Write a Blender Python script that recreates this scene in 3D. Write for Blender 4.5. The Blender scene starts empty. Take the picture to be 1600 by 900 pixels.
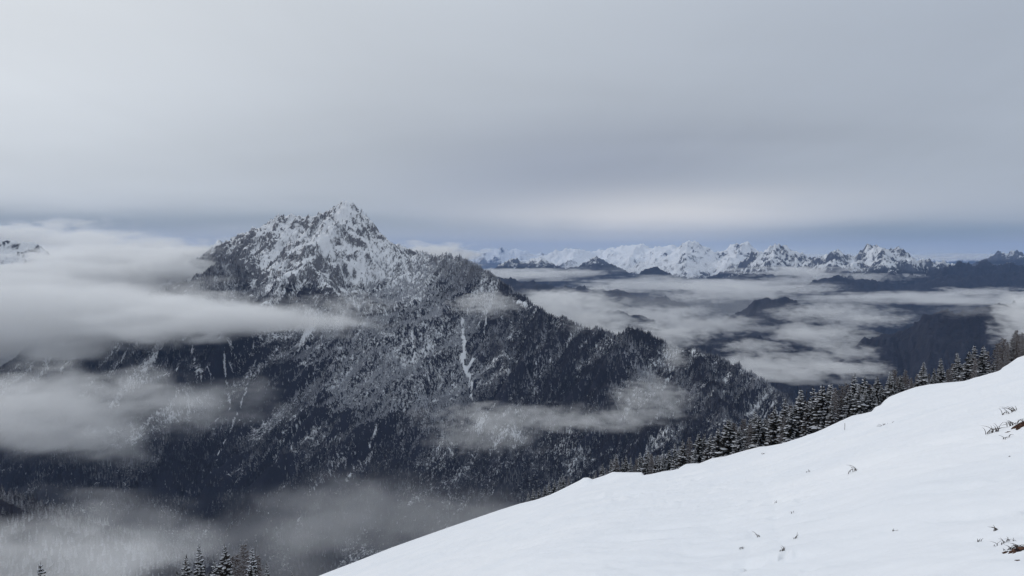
import bpy, math, random
import numpy as np
from mathutils import Vector
random.seed(7); np.random.seed(7)
SC = bpy.context.scene
COL = SC.collection

# ------------------------------------------------------------------ camera, world, sun, exposure
F = 1156.0                      # focal length in pixels of the 1600 px wide photograph
PITCH = math.atan(48.0 / F)
cam_d = bpy.data.cameras.new('camera')
cam_d.lens = 26.0; cam_d.sensor_width = 36.0
cam_d.clip_start = 0.1; cam_d.clip_end = 200000
cam = bpy.data.objects.new('camera', cam_d); COL.objects.link(cam)
cam.location = (0, 0, 0); cam.rotation_euler = (math.pi / 2 - PITCH, 0, 0)
SC.camera = cam
CP, SP = math.cos(PITCH), math.sin(PITCH)

def P(u, v, D):
    """point at depth y = D seen at photograph pixel (u, v)"""
    x = (u - 800) / F; yv = -(v - 450) / F
    dy = CP + yv * SP; dz = -SP + yv * CP
    return (x * D / dy, D, dz * D / dy)

def proj(x, y, z):
    d = y * CP - z * SP
    up = y * SP + z * CP
    d = np.maximum(d, 1e-3)
    return 800 + F * x / d, 450 - F * up / d

SC.view_settings.view_transform = 'Standard'; SC.view_settings.look = 'None'
SC.view_settings.exposure = 0; SC.view_settings.gamma = 1
SC.render.engine = 'CYCLES'
cy = SC.cycles
cy.use_denoising = True
cy.max_bounces = 8; cy.diffuse_bounces = 2; cy.glossy_bounces = 1; cy.transmission_bounces = 1
cy.volume_bounces = 6; cy.volume_max_steps = 256; cy.volume_step_rate = 1.0
cy.sample_clamp_indirect = 3.0
cy.use_adaptive_sampling = True; cy.adaptive_threshold = 0.02

SUN_EL, SUN_AZ = math.radians(27), math.radians(-62)   # azimuth from +y towards +x
class N:
    """tiny helper to wire shader maths"""
    def __init__(s, nt): s.nt = nt
    def node(s, t, **k):
        n = s.nt.nodes.new(t)
        for a, b in k.items(): setattr(n, a, b)
        return n
    def put(s, sock, v):
        if isinstance(v, bpy.types.NodeSocket): s.nt.links.new(v, sock)
        else: sock.default_value = v
    def m(s, op, a, b=None, c=None, clamp=False):
        n = s.node('ShaderNodeMath', operation=op, use_clamp=clamp)
        s.put(n.inputs[0], a)
        if b is not None: s.put(n.inputs[1], b)
        if c is not None: s.put(n.inputs[2], c)
        return n.outputs[0]
    def add(s, a, b): return s.m('ADD', a, b)
    def sub(s, a, b): return s.m('SUBTRACT', a, b)
    def mul(s, a, b): return s.m('MULTIPLY', a, b)
    def ramp(s, x, lo, hi, smooth=True):
        n = s.node('ShaderNodeMapRange', interpolation_type='SMOOTHSTEP' if smooth else 'LINEAR', clamp=True) if True else None
        s.put(n.inputs[0], x); s.put(n.inputs[1], lo); s.put(n.inputs[2], hi)
        n.inputs[3].default_value = 0; n.inputs[4].default_value = 1
        return n.outputs[0]
    def mix(s, f, a, b):
        n = s.node('ShaderNodeMix', data_type='RGBA', clamp_factor=True)
        s.put(n.inputs[0], f)
        s.put(n.inputs[6], a if isinstance(a, bpy.types.NodeSocket) else (*a, 1))
        s.put(n.inputs[7], b if isinstance(b, bpy.types.NodeSocket) else (*b, 1))
        return n.outputs[2]
    def noise(s, vec, scale, detail=4, rough=0.5, dist=0.0):
        n = s.node('ShaderNodeTexNoise')
        s.put(n.inputs['Vector'], vec); n.inputs['Scale'].default_value = scale
        n.inputs['Detail'].default_value = detail; n.inputs['Roughness'].default_value = rough
        n.inputs['Distortion'].default_value = dist
        return n.outputs['Fac']
    def mapv(s, vec, scale=(1, 1, 1), loc=(0, 0, 0), rot=(0, 0, 0)):
        n = s.node('ShaderNodeMapping')
        s.put(n.inputs['Vector'], vec)
        n.inputs['Scale'].default_value = scale; n.inputs['Location'].default_value = loc; n.inputs['Rotation'].default_value = rot
        return n.outputs[0]
    def gauss(s, x, y, cx, cy_, sx, sy):
        a = s.m('DIVIDE', s.sub(x, cx), sx); b = s.m('DIVIDE', s.sub(y, cy_), sy)
        r = s.add(s.mul(a, a), s.mul(b, b))
        return s.m('EXPONENT', s.mul(r, -1.0))

def lin(r, g, b):
    f = lambda c: ((c / 255 + 0.055) / 1.055) ** 2.4 if c > 10 else c / 255 / 12.92
    return (f(r), f(g), f(b))

SKY_STRENGTH = 0.1
world = bpy.data.worlds.new('World'); SC.world = world; world.use_nodes = True
wt = world.node_tree; wt.nodes.clear(); W = N(wt)
out = W.node('ShaderNodeOutputWorld'); bg = W.node('ShaderNodeBackground'); bg.inputs[1].default_value = SKY_STRENGTH
wt.links.new(bg.outputs[0], out.inputs[0])
sky = W.node('ShaderNodeTexSky', sky_type='NISHITA'); sky.sun_disc = False
sky.sun_elevation = SUN_EL; sky.sun_rotation = SUN_AZ
tc = W.node('ShaderNodeTexCoord'); sep = W.node('ShaderNodeSeparateXYZ'); wt.links.new(tc.outputs['Generated'], sep.inputs[0])
X, Y, Z = sep.outputs
az = W.m('ARCTAN2', X, Y)                       # radians, 0 ahead, + right
el = W.m('ARCSINE', Z)
zc = W.add(W.m('ABSOLUTE', Z), 0.10)
cmb = W.node('ShaderNodeCombineXYZ'); W.put(cmb.inputs[0], W.m('DIVIDE', X, zc)); W.put(cmb.inputs[1], W.m('DIVIDE', Y, zc))
deck = cmb.outputs[0]                            # where the ray meets a flat cloud deck
n1 = W.noise(W.mapv(deck, (0.22, 0.5, 1), (3.1, 1.7, 0), (0, 0, 0.35)), 1.0, 3, 0.45, 0.4)
n2 = W.noise(W.mapv(deck, (0.9, 0.25, 1), (9, 4, 0), (0, 0, -0.5)), 1.0, 5, 0.55, 0.6)
nn = W.add(W.mul(W.sub(n1, 0.5), 1.0), W.mul(W.sub(n2, 0.5), 0.45))
elw = W.add(el, W.mul(nn, 0.045))
azw = W.add(az, W.mul(nn, 0.25))
k = 1.0 / SKY_STRENGTH
def S(r, g, b, m=1.0): return tuple(c * k * m for c in lin(r, g, b))
c = W.mix(W.ramp(el, 0.02, 0.75), S(178, 184, 192), S(204, 210, 216, 1.2))
c = W.mix(W.mul(W.gauss(azw, elw, -0.75, 0.34, 0.52, 0.32), 0.9), c, S(230, 234, 237))
c = W.mix(W.mul(W.gauss(azw, elw, 0.62, 0.30, 0.45, 0.22), 0.45), c, S(160, 171, 188))
c = W.mix(W.mul(W.gauss(azw, elw, 0.06, 0.11, 0.24, 0.060), 0.65), c, S(156, 162, 177))
c = W.mix(W.mul(W.gauss(azw, elw, 0.22, 0.055, 0.22, 0.026), 0.95), c, S(228, 226, 225))
c = W.mix(W.mul(W.gauss(az, elw, -0.55, 0.044, 0.50, 0.021), 0.9), c, S(143, 154, 164))
c = W.mix(W.mul(W.gauss(az, elw, 0.52, 0.030, 0.24, 0.019), 0.95), c, S(140, 153, 165))
c = W.mix(W.mul(W.gauss(az, el, 0.35, 0.004, 0.28, 0.012), 0.8), c, S(208, 213, 214))
amp = W.ramp(el, 0.0, 0.12)
cs = W.node('ShaderNodeVectorMath', operation='SCALE'); wt.links.new(c, cs.inputs[0])
W.put(cs.inputs['Scale'], W.add(1.0, W.mul(W.mul(nn, amp), 0.42)))
fin = W.mix(0.06, cs.outputs[0], sky.outputs[0])
wt.links.new(fin, bg.inputs[0])

sd = bpy.data.lights.new('sun', 'SUN'); sd.energy = 1.05; sd.angle = math.radians(10); sd.color = (1, 0.97, 0.93)
sun = bpy.data.objects.new('sun', sd); COL.objects.link(sun)
sdir = Vector((math.sin(SUN_AZ) * math.cos(SUN_EL), math.cos(SUN_AZ) * math.cos(SUN_EL), math.sin(SUN_EL)))
sun.rotation_euler = sdir.to_track_quat('Z', 'Y').to_euler()

# ------------------------------------------------------------------ helpers
def tag(o, label=None, cat=None, group=None, kind=None):
    if label: o['label'] = label
    if cat: o['category'] = cat
    if group: o['group'] = group
    if kind: o['kind'] = kind
    return o
def link(name, me, mat=None, parent=None):
    o = bpy.data.objects.new(name, me); COL.objects.link(o)
    if mat and not me.materials: me.materials.append(mat)
    if parent: o.parent = parent
    return o
def mesh_np(name, verts, quads, smooth=True, attrs=None):
    me = bpy.data.meshes.new(name)
    nv, nf, w = len(verts), len(quads), quads.shape[1]
    me.vertices.add(nv); me.vertices.foreach_set('co', np.ascontiguousarray(verts, dtype=np.float32).ravel())
    me.loops.add(nf * w); me.loops.foreach_set('vertex_index', np.ascontiguousarray(quads, dtype=np.int32).ravel())
    me.polygons.add(nf); me.polygons.foreach_set('loop_start', np.arange(0, nf * w, w, dtype=np.int32))
    me.update(calc_edges=True); me.validate()
    me.polygons.foreach_set('use_smooth', np.full(len(me.polygons), smooth, dtype=bool))
    for k_, a in (attrs or {}).items():
        at = me.attributes.new(k_, 'FLOAT', 'POINT'); at.data.foreach_set('value', np.ascontiguousarray(a, dtype=np.float32).ravel())
    return me
def grid_quads(nr, nc):
    i = np.arange(nr * nc).reshape(nr, nc)
    return np.stack([i[:-1, :-1], i[:-1, 1:], i[1:, 1:], i[1:, :-1]], -1).reshape(-1, 4)

def _hash(ix, iy, seed):
    h = (ix.astype(np.int64) * 374761393 + iy.astype(np.int64) * 668265263 + seed * 1274126177) & 0xFFFFFFFF
    h = ((h ^ (h >> 13)) * 1274126177) & 0xFFFFFFFF
    return ((h ^ (h >> 16)) & 0xFFFFFF) / float(0xFFFFFF)
def perlin(x, y, seed=0):
    x0 = np.floor(x); y0 = np.floor(y); fx = x - x0; fy = y - y0
    u = fx * fx * fx * (fx * (fx * 6 - 15) + 10); v = fy * fy * fy * (fy * (fy * 6 - 15) + 10)
    def g(ax, ay):
        a = _hash(x0 + ax, y0 + ay, seed) * 2 * np.pi
        return np.cos(a) * (fx - ax) + np.sin(a) * (fy - ay)
    a = g(0, 0) * (1 - u) + g(1, 0) * u; b = g(0, 1) * (1 - u) + g(1, 1) * u
    return (a * (1 - v) + b * v) * 1.5
def fbm(x, y, oct=5, seed=0, gain=0.5, lac=2.03):
    s = 0; a = 1.0; t = 0
    for i in range(oct):
        s = s + a * perlin(x, y, seed + i * 17); t += a; x = x * lac + 11.3; y = y * lac + 5.7; a *= gain
    return s / t
def ridged(x, y, oct=5, seed=0, gain=0.5):
    s = 0; a = 1.0; t = 0; w = 1.0
    for i in range(oct):
        n = 1 - np.abs(perlin(x, y, seed + i * 13)) * 1.6; n = np.clip(n, 0, 1) ** 2 * w
        w = np.clip(n * 1.8, 0, 1); s = s + a * n; t += a; x = x * 2.07 + 3.1; y = y * 2.07 + 9.2; a *= gain
    return s / t

def ridge_field(x, y, ridges, soft=30.0, keep=None):
    """height as the soft maximum of ridge lines that fall away to both sides.
    ridges: list of dict(pts=[(x,y,z)..], slope=, rib=, ribw=)"""
    tot = None; SS = DD_ = None
    for ri, r in enumerate(ridges):
        pts = r['pts']; best = np.full(x.shape, 1e9); bz = np.zeros(x.shape); bs = np.zeros(x.shape); s0 = 0.0
        for (a, b) in zip(pts[:-1], pts[1:]):
            dx, dy = b[0] - a[0], b[1] - a[1]; L = math.hypot(dx, dy) + 1e-6
            t = np.clip(((x - a[0]) * dx + (y - a[1]) * dy) / L / L, 0, 1)
            d = np.hypot(x - a[0] - t * dx, y - a[1] - t * dy)
            m = d < best
            best = np.where(m, d, best); bz = np.where(m, a[2] + t * (b[2] - a[2]), bz); bs = np.where(m, s0 + t * L, bs)
            s0 += L
        sl = r.get('slope', 0.75); rw = r.get('ribw', 180.0); ra = r.get('rib', 70.0)
        wig = fbm(x / 500.0, y / 500.0, 3, 91 + ri) * 120
        n = ridged((bs + wig) / rw, best / (rw * 6.0) + ri * 7.7, 4, 31 + ri * 5)
        grow = np.clip(best / (rw * 1.5), 0, 1)
        h = bz - sl * best * (1 - 0.12 * np.clip(best / 1500.0, 0, 1)) + (n - 0.5) * ra * grow
        if keep is not None:
            w_ = np.ones(h.shape, bool) if tot is None else h > tot
            NN = np.where(w_, n, 0 if tot is None else NN)
            SS = np.where(w_, bs + wig + ri * 997.0, 0 if SS is None else SS); DD_ = np.where(w_, best, 0 if DD_ is None else DD_)
            keep[:] = [SS, DD_, NN]
        tot = h if tot is None else np.maximum(tot, h) + soft * 0.25 * np.clip(1 - np.abs(tot - h) / soft, 0, 1) ** 2
    return tot

def bil(h, fx, fy):
    ny, nx = h.shape
    ix = np.clip(fx.astype(int), 0, nx - 2); iy = np.clip(fy.astype(int), 0, ny - 2); a = fx - ix; b = fy - iy
    return (h[iy, ix] * (1 - a) * (1 - b) + h[iy, ix + 1] * a * (1 - b) + h[iy + 1, ix] * (1 - a) * b + h[iy + 1, ix + 1] * a * b)
def erode(h, cell, rounds=8, drops=30000, steps=60, seed=3):
    """many water drops at once run down the height field and cut gullies; returns (height, flow)"""
    rng = np.random.RandomState(seed); ny, nx = h.shape; flow = np.zeros_like(h); h = h / cell
    for _ in range(rounds):
        px = rng.uniform(2, nx - 3, drops); py = rng.uniform(2, ny - 3, drops)
        vx = np.zeros(drops); vy = np.zeros(drops); sed = np.zeros(drops); sp = np.ones(drops); wat = np.ones(drops)
        for s in range(steps):
            ix = px.astype(int); iy = py.astype(int); a = px - ix; b = py - iy
            h00 = h[iy, ix]; h10 = h[iy, ix + 1]; h01 = h[iy + 1, ix]; h11 = h[iy + 1, ix + 1]
            gx = (h10 - h00) * (1 - b) + (h11 - h01) * b; gy = (h01 - h00) * (1 - a) + (h11 - h10) * a
            h0 = h00 * (1 - a) * (1 - b) + h10 * a * (1 - b) + h01 * (1 - a) * b + h11 * a * b
            vx = vx * 0.25 - gx * 0.75; vy = vy * 0.25 - gy * 0.75
            L = np.hypot(vx, vy) + 1e-6; vx /= L; vy /= L
            qx = np.clip(px + vx, 1, nx - 3); qy = np.clip(py + vy, 1, ny - 3)
            h1 = bil(h, qx, qy); dh = h1 - h0
            cap = np.maximum(-dh, 0.01) * sp * wat * 1.6
            dep = np.where((dh > 0) | (sed > cap), np.where(dh > 0, np.minimum(dh, sed), (sed - cap) * 0.25), -np.minimum((cap - sed) * 0.16, np.maximum(-dh, 0)))
            sed -= dep
            for oy in (0, 1):
                for ox in (0, 1):
                    w = (a if ox else 1 - a) * (b if oy else 1 - b)
                    idx = (iy + oy) * nx + ix + ox
                    h += np.bincount(idx, dep * w, ny * nx).reshape(ny, nx)
            flow += np.bincount(iy * nx + ix, wat, ny * nx).reshape(ny, nx)
            sp = np.sqrt(np.maximum(sp * sp - dh * 0.5, 0.05)).clip(0, 4); wat *= 0.985; px, py = qx, qy
    return h * cell, flow
def blur(a, n=1):
    for _ in range(n):
        a = (a + np.roll(a, 1, 0) + np.roll(a, -1, 0) + np.roll(a, 1, 1) + np.roll(a, -1, 1)) / 5
    return a
def smooth01(x, lo, hi):
    t = np.clip((x - lo) / (hi - lo), 0, 1); return t * t * (3 - 2 * t)

# ------------------------------------------------------------------ materials
def new_mat(name):
    m = bpy.data.materials.new(name); m.use_nodes = True; nt = m.node_tree; nt.nodes.clear()
    o = nt.nodes.new('ShaderNodeOutputMaterial'); return m, N(nt), o
def principled(H, o, color, rough=0.8, spec=0.2, normal=None, sss=None):
    b = H.node('ShaderNodeBsdfPrincipled'); H.put(b.inputs['Base Color'], color if isinstance(color, bpy.types.NodeSocket) else (*color, 1))
    H.put(b.inputs['Roughness'], rough); b.inputs['Specular IOR Level'].default_value = spec
    if normal: H.put(b.inputs['Normal'], normal)
    if sss: b.inputs['Subsurface Weight'].default_value = sss[0]; b.inputs['Subsurface Radius'].default_value = sss[1]; b.inputs['Subsurface Scale'].default_value = sss[2]
    H.nt.links.new(b.outputs[0], o.inputs['Surface']); return b
def bump(H, height, strength=0.5, dist=1.0):
    n = H.node('ShaderNodeBump'); n.inputs['Strength'].default_value = strength; n.inputs['Distance'].default_value = dist
    H.put(n.inputs['Height'], height); return n.outputs[0]
def attr(H, name, typ='GEOMETRY'):
    n = H.node('ShaderNodeAttribute', attribute_type=typ, attribute_name=name); return n.outputs['Fac']

SNOW = (0.82, 0.84, 0.88)
def mountain_mat(name, scale=1.0, forest=(0.024, 0.024, 0.036), rock=(0.15, 0.15, 0.165)):
    """snow, rock and forest by the per-vertex cover values; fine grain from noise"""
    m, H, o = new_mat(name)
    g = H.node('ShaderNodeNewGeometry'); pos = g.outputs['Position']
    na = H.noise(H.mapv(pos, (1, 1, 0.40)), 0.11 * scale, 5, 0.70)
    nb = H.noise(H.mapv(pos, (1, 1, 0.28), (40, 3, 9)), 0.38 * scale, 3, 0.65)
    n = H.add(H.mul(na, 0.65), H.mul(nb, 0.35))
    sn = attr(H, 'snow'); fo = attr(H, 'forest')
    f = H.ramp(H.add(sn, H.mul(H.sub(n, 0.5), 2.0)), 0.38, 0.62)
    base = H.mix(H.ramp(H.add(fo, H.mul(H.sub(nb, 0.5), 0.8)), 0.35, 0.65), rock, forest)
    col = H.mix(f, base, SNOW)
    principled(H, o, col, 0.85, 0.15, bump(H, H.add(na, H.mul(f, 0.4)), 0.9, 9.0 / scale))
    return m

m_snow, H, o = new_mat('fresh_snow')
g = H.node('ShaderNodeNewGeometry'); pos = g.outputs['Position']
n1 = H.noise(pos, 0.55, 5, 0.6); n2 = H.noise(pos, 60.0, 2, 0.6); n3 = H.noise(H.mapv(pos, (0.6, 0.25, 1), (0, 0, 0), (0, 0, 0.5)), 0.9, 3, 0.5)
hh = H.add(H.add(H.mul(n1, 0.16), H.mul(n2, 0.003)), H.mul(n3, 0.30))
colr = H.mix(H.ramp(H.noise(pos, 0.12, 3), 0.3, 0.7), (0.79, 0.815, 0.86), (0.84, 0.855, 0.89))
principled(H, o, colr, 0.65, 0.25, bump(H, hh, 0.6, 1.0))

m_needle, H, o = new_mat('spruce_needles')
g = H.node('ShaderNodeNewGeometry'); oi = H.node('ShaderNodeObjectInfo')
n = H.noise(g.outputs['Position'], 3.0, 3)
cc = H.mix(n, (0.008, 0.009, 0.009), (0.028, 0.029, 0.025))
cc = H.mix(H.mul(oi.outputs['Random'], 0.5), cc, (0.035, 0.026, 0.022))
principled(H, o, cc, 0.8, 0.1)
m_bark, H, o = new_mat('bark')
g = H.node('ShaderNodeNewGeometry')
principled(H, o, H.mix(H.noise(H.mapv(g.outputs['Position'], (4, 4, 0.7)), 2.0, 4), (0.035, 0.026, 0.022), (0.10, 0.075, 0.06)), 0.9, 0.1)
m_treesnow, H, o = new_mat('snow_on_branches')
g = H.node('ShaderNodeNewGeometry')
principled(H, o, H.mix(H.noise(g.outputs['Position'], 2.5, 3), (0.38, 0.39, 0.43), (0.74, 0.76, 0.80)), 0.8, 0.1)
m_twig, H, o = new_mat('larch_twigs')
g = H.node('ShaderNodeNewGeometry')
nz = H.noise(g.outputs['Position'], 1.6, 3)
principled(H, o, H.mix(nz, (0.05, 0.037, 0.032), (0.13, 0.10, 0.09)), 0.9, 0.1)
m_far, H, o = new_mat('far_conifer')
g = H.node('ShaderNodeNewGeometry'); sz = H.node('ShaderNodeSeparateXYZ'); H.nt.links.new(g.outputs['Normal'], sz.inputs[0])
fr = attr(H, 'frost', 'INSTANCER'); n = H.noise(g.outputs['Position'], 0.45, 3, 0.65)
ff = H.add(H.mul(H.sub(fr, 0.12), 0.78), H.mul(H.mul(H.sub(n, 0.5), 1.3), H.ramp(fr, -0.1, 0.5)))
ff = H.m('MAXIMUM', H.m('MULTIPLY', ff, H.add(0.75, H.mul(sz.outputs[2], 0.6)), clamp=True), 0.012)
principled(H, o, H.mix(ff, (0.021, 0.019, 0.027), (0.60, 0.62, 0.67)), 0.9, 0.05)
#@@TERRAIN
# ------------------------------------------------------------------ main mountain
CELL = 6.5
gx = np.arange(-3700, 1900, CELL); gy = np.arange(1950, 5050, CELL)
GX, GY = np.meshgrid(gx, gy)
def R(pts, **k): return dict(pts=[P(*p) for p in pts], **k)
main_ridges = [
    R([(150, 470, 5100), (335, 385, 4700), (372, 366, 4600), (402, 352, 4500), (435, 337, 4430), (455, 333, 4400), (482, 337, 4380),
       (500, 333, 4350), (519, 325, 4280), (529, 314, 4220), (541, 309, 4200), (552, 314, 4190), (562, 326, 4180), (582, 348, 4130), (602, 370, 4080), (620, 391, 4030), (633, 408, 4000)], slope=0.80, rib=120, ribw=170),
    R([(633, 408, 4000), (645, 397, 3940), (658, 391, 3900), (676, 392, 3860), (705, 400, 3800), (740, 414, 3700), (780, 434, 3600), (812, 458, 3520), (835, 480, 3440), (850, 490, 3380), (900, 508, 3300),
       (930, 516, 3240), (958, 526, 3180), (985, 514, 3120), (1008, 518, 3080), (1048, 544, 3000), (1085, 538, 2930), (1130, 560, 2850), (1170, 583, 2760), (1205, 603, 2680), (1235, 630, 2600), (1262, 668, 2500), (1290, 740, 2350)], slope=0.72, rib=120, ribw=170),
    R([(541, 320, 4200), (548, 352, 4060), (528, 385, 3960), (498, 402, 3880), (472, 404, 3840), (500, 430, 3720), (540, 470, 3560), (600, 540, 3300), (655, 620, 3060), (700, 690, 2860), (735, 760, 2680)], slope=0.70, rib=120, ribw=150),
    R([(435, 338, 4430), (425, 365, 4280), (405, 398, 4100), (372, 399, 4020), (340, 412, 3960), (308, 442, 3880), (270, 490, 3740), (240, 540, 3560), (215, 620, 3300), (190, 720, 3000), (180, 800, 2800)], slope=0.66, rib=95, ribw=150),
    R([(600, 371, 4080), (640, 430, 3860), (668, 480, 3660), (690, 530, 3480), (700, 560, 3360)], slope=0.72, rib=90, ribw=130),
    R([(760, 430, 3640), (765, 500, 3400), (790, 560, 3180), (800, 620, 2980), (790, 700, 2760)], slope=0.68, rib=100, ribw=140),
    R([(940, 517, 3220), (985, 560, 3000), (1015, 600, 2820), (1040, 650, 2620), (1060, 710, 2450)], slope=0.66, rib=70, ribw=130),
    R([(1090, 543, 2930), (1110, 590, 2740), (1130, 640, 2560), (1150, 700, 2380)], slope=0.66, rib=60, ribw=110),
    R([(405, 400, 4100), (440, 470, 3800), (430, 560, 3400), (400, 660, 3080), (380, 760, 2780)], slope=0.68, rib=105, ribw=140),
    R([(340, 412, 3960), (320, 520, 3560), (300, 620, 3200), (270, 730, 2900)], slope=0.68, rib=100, ribw=140),
    R([(500, 430, 3720), (500, 560, 3340), (520, 660, 3040), (500, 760, 2760)], slope=0.68, rib=100, ribw=140),
    R([(308, 442, 3880), (180, 520, 3900), (60, 560, 3900), (-60, 590, 3900), (-200, 620, 3900)], slope=0.62, rib=60, ribw=140),
]
KEEP = []
KEEP = [0]
h = ridge_field(GX, GY, main_ridges, 40, KEEP); RS, RD, RN = KEEP
h = h + fbm(GX / 420, GY / 420, 5, 5) * 42 * smooth01(-h, -300, 100) + (ridged(GX / 130, GY / 130, 4, 8) - 0.5) * 20
gl = ridged((RS + fbm(GX / 150, GY / 150, 3, 55) * 45) / 62, RD / 420, 3, 57)
h = h + (gl - 0.5) * 30 * np.clip(RD / 90, 0, 1)
h0 = h.copy()
h, flow = erode(h, CELL, 7, 26000, 55)
h = np.where(np.isfinite(h), h, h0); h = h0 + np.clip(h - h0, -60, 25)
h = blur(h, 1)
FL = np.log1p(blur(flow, 1))
# alpine crags: sharper relief where the ground is high
UU, VV = proj(GX, GY, h)
alp = smooth01(h, -150, 60)
summ = np.exp(-((UU - 555) / 70) ** 2 - ((VV - 350) / 60) ** 2)
h = h + (ridged(GX / 60, GY / 60, 4, 44) - 0.45) * (17 * alp + 7) + (ridged(GX / 24, GY / 24, 3, 45) - 0.45) * (11 * alp + 3)
h = np.maximum(h, -1290)
gyy, gxx = np.gradient(h, CELL); slope = np.hypot(gxx, gyy)
UU, VV = proj(GX, GY, h)
def blob(u, v, su, sv, rot=0.0):
    c_, s_ = math.cos(rot), math.sin(rot); a = (UU - u) * c_ + (VV - v) * s_; b = -(UU - u) * s_ + (VV - v) * c_
    return np.exp(-(a / su) ** 2 - (b / sv) ** 2)
fine2 = fbm(GX / 22, GY / 22, 4, 63)
def seg(pts, w):
    """cover along a gully given in photo points"""
    r = np.zeros_like(UU)
    wob = fbm(GX / 60, GY / 60, 3, 77) * 5
    for (a, b) in zip(pts[:-1], pts[1:]):
        dx, dy = b[0] - a[0], b[1] - a[1]; t = np.clip(((UU - a[0]) * dx + (VV - a[1]) * dy) / (dx * dx + dy * dy), 0, 1)
        d = np.hypot(UU + wob - a[0] - t * dx, VV - a[1] - t * dy); ww = a[2] + t * (b[2] - a[2])
        r = np.maximum(r, np.clip(1.25 - d / (ww * 0.52) + fine2 * 1.6, 0, 1))
    return r
patch = fbm(GX / 160, GY / 160, 4, 61)
fine = fbm(GX / 45, GY / 45, 4, 62)
flown = np.clip((FL - np.median(FL)) / (np.std(FL) + 1e-6), -1.5, 2.5)
streak = fbm(RS / 17, RD / 110, 4, 71) ; streak2 = fbm(RS / 60, RD / 400, 3, 72)
wooded = np.clip(np.exp(-((UU - 740) / 95) ** 2 - ((VV - 440) / 45) ** 2) * 1.4 + np.exp(-((UU - 345) / 45) ** 2 - ((VV - 435) / 32) ** 2) * 1.5 + smooth01(UU, 780, 830), 0, 1)
high = smooth01(h, -330, -40) * (1 - 0.85 * wooded)
gul = np.zeros_like(UU)
for pts, w in [(((722, 498, 3), (724, 530, 5), (722, 560, 6), (734, 590, 5), (738, 625, 6)), 1), (((738, 560, 4), (730, 585, 4)), 1),
               (((590, 660, 3), (575, 700, 4), (545, 745, 3), (527, 775, 3)), 1), (((352, 535, 4), (352, 580, 4), (360, 640, 4)), 1), (((388, 600, 4), (362, 670, 4), (335, 720, 3)), 1),
               (((300, 540, 3), (312, 620, 3)), 1), (((395, 530, 3), (398, 600, 3)), 1), (((430, 715, 5), (436, 733, 1.5)), 1), (((680, 475, 3), (690, 495, 4)), 1),
               (((628, 400, 5), (640, 440, 5), (655, 445, 2)), 1), (((500, 375, 6), (505, 400, 8), (515, 415, 3)), 1), (((560, 350, 6), (580, 385, 6), (610, 400, 6)), 1),
               (((760, 470, 2), (758, 540, 3)), 1), (((840, 540, 2), (838, 570, 2)), 1), (((640, 510, 3), (650, 560, 3), (640, 600, 3)), 1), (((470, 640, 2), (455, 700, 2)), 1),
               (((405, 365, 7), (418, 358, 5)), 1), (((440, 470, 5), (450, 440, 5), (430, 400, 4)), 1), (((545, 460, 4), (560, 480, 8)), 1),
               (((800, 470, 3), (815, 473, 6), (835, 481, 3)), 1), (((535, 395, 3), (548, 430, 3), (560, 450, 3)), 1), (((870, 590, 1.5), (900, 560, 1.5), (925, 545, 1.5)), 1)]:
    gi_ = seg(pts, w); gul = np.maximum(gul, gi_ * (1.0 if pts[0][0] in (722, 738, 800, 405, 628) else 0.62))
aspect = np.clip(-gxx * 1.2, -1, 1)
frostz = np.clip(1.2 * blob(620, 500, 95, 105, 0.6) + 1.1 * blob(690, 590, 70, 85, 0.9) + 0.45 * blob(490, 600, 70, 60) + 0.6 * blob(560, 610, 60, 60) + 0.35 * blob(700, 430, 60, 40) + 0.5 * blob(1000, 580, 60, 14, 1.05)
                + 0.5 * blob(1080, 610, 60, 14, 0.9) + 0.35 * blob(340, 450, 50, 30) + 0.25 * blob(650, 680, 90, 40) + 0.45 * blob(1180, 600, 60, 16, 0.6), 0, 1)
darkz = np.clip(blob(500, 425, 45, 22, 0.3) * 0.9 + blob(900, 590, 110, 55) + blob(600, 600, 25, 50, -0.4) * 0.6 + blob(400, 660, 160, 110) * 0.7 + blob(670, 620, 30, 40, 0.5) * 0.8 + blob(372, 385, 40, 12, -0.5) * 0.8, 0, 1)
darkz = darkz * np.clip(0.85 + patch * 1.2, 0.2, 1)
snow = 0.68 * high + 0.17 + streak * (0.55 - 0.25 * high) + streak2 * 0.25 + (0.45 - RN) * 0.25 + (0.42 - gl) * 0.40 + np.clip(-gxx * 1.2, -1, 1) * 0.10 * high + np.clip((0.95 - slope) * 0.75, -0.45, 0.40) * (0.35 + 0.65 * high) + patch * 0.30 + fine * 0.22 + flown * 0.035
snow = snow * (1 - 0.45 * darkz) + frostz * 0.42 - 0.25 * (1 - high) + summ * 0.08
cz = np.clip(blob(330, 575, 190, 60) + 0.8 * blob(420, 680, 130, 65) + 0.5 * blob(830, 560, 70, 40), 0, 1)
chute = fbm(RS / 13 + fine * 0.8, RD / 150, 3, 171) + fine2 * 0.35 + streak2 * 0.3
snow = snow + cz * (smooth01(chute, 0.10, 0.42) * 0.75 - 0.12)
snow = np.maximum(snow, np.minimum(frostz, 1) * 0.50 + fine2 * 0.25 - 0.06 - 0.3 * smooth01(darkz, 0.5, 0.9))
low = (1 - high) * (0.62 + 0.38 * smooth01(h, -950, -550)) * (0.6 + 0.4 * smooth01(-RN, -0.7, -0.2))
snow = np.maximum(snow, low * (0.40 + fine2 * 0.24 + (0.42 - gl) * 0.30 + (0.40 - RN) * 0.30 + patch * 0.22 + streak2 * 0.15 - 0.24 * darkz))
snow = np.maximum(snow, gul * 1.05)
forest = smooth01(-h, -60, 220) * 1.0 + patch * 0.4 - high * 0.3
verts = np.stack([GX, GY, h], -1).reshape(-1, 3)
m_mtn = mountain_mat('mountain_cover')
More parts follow.
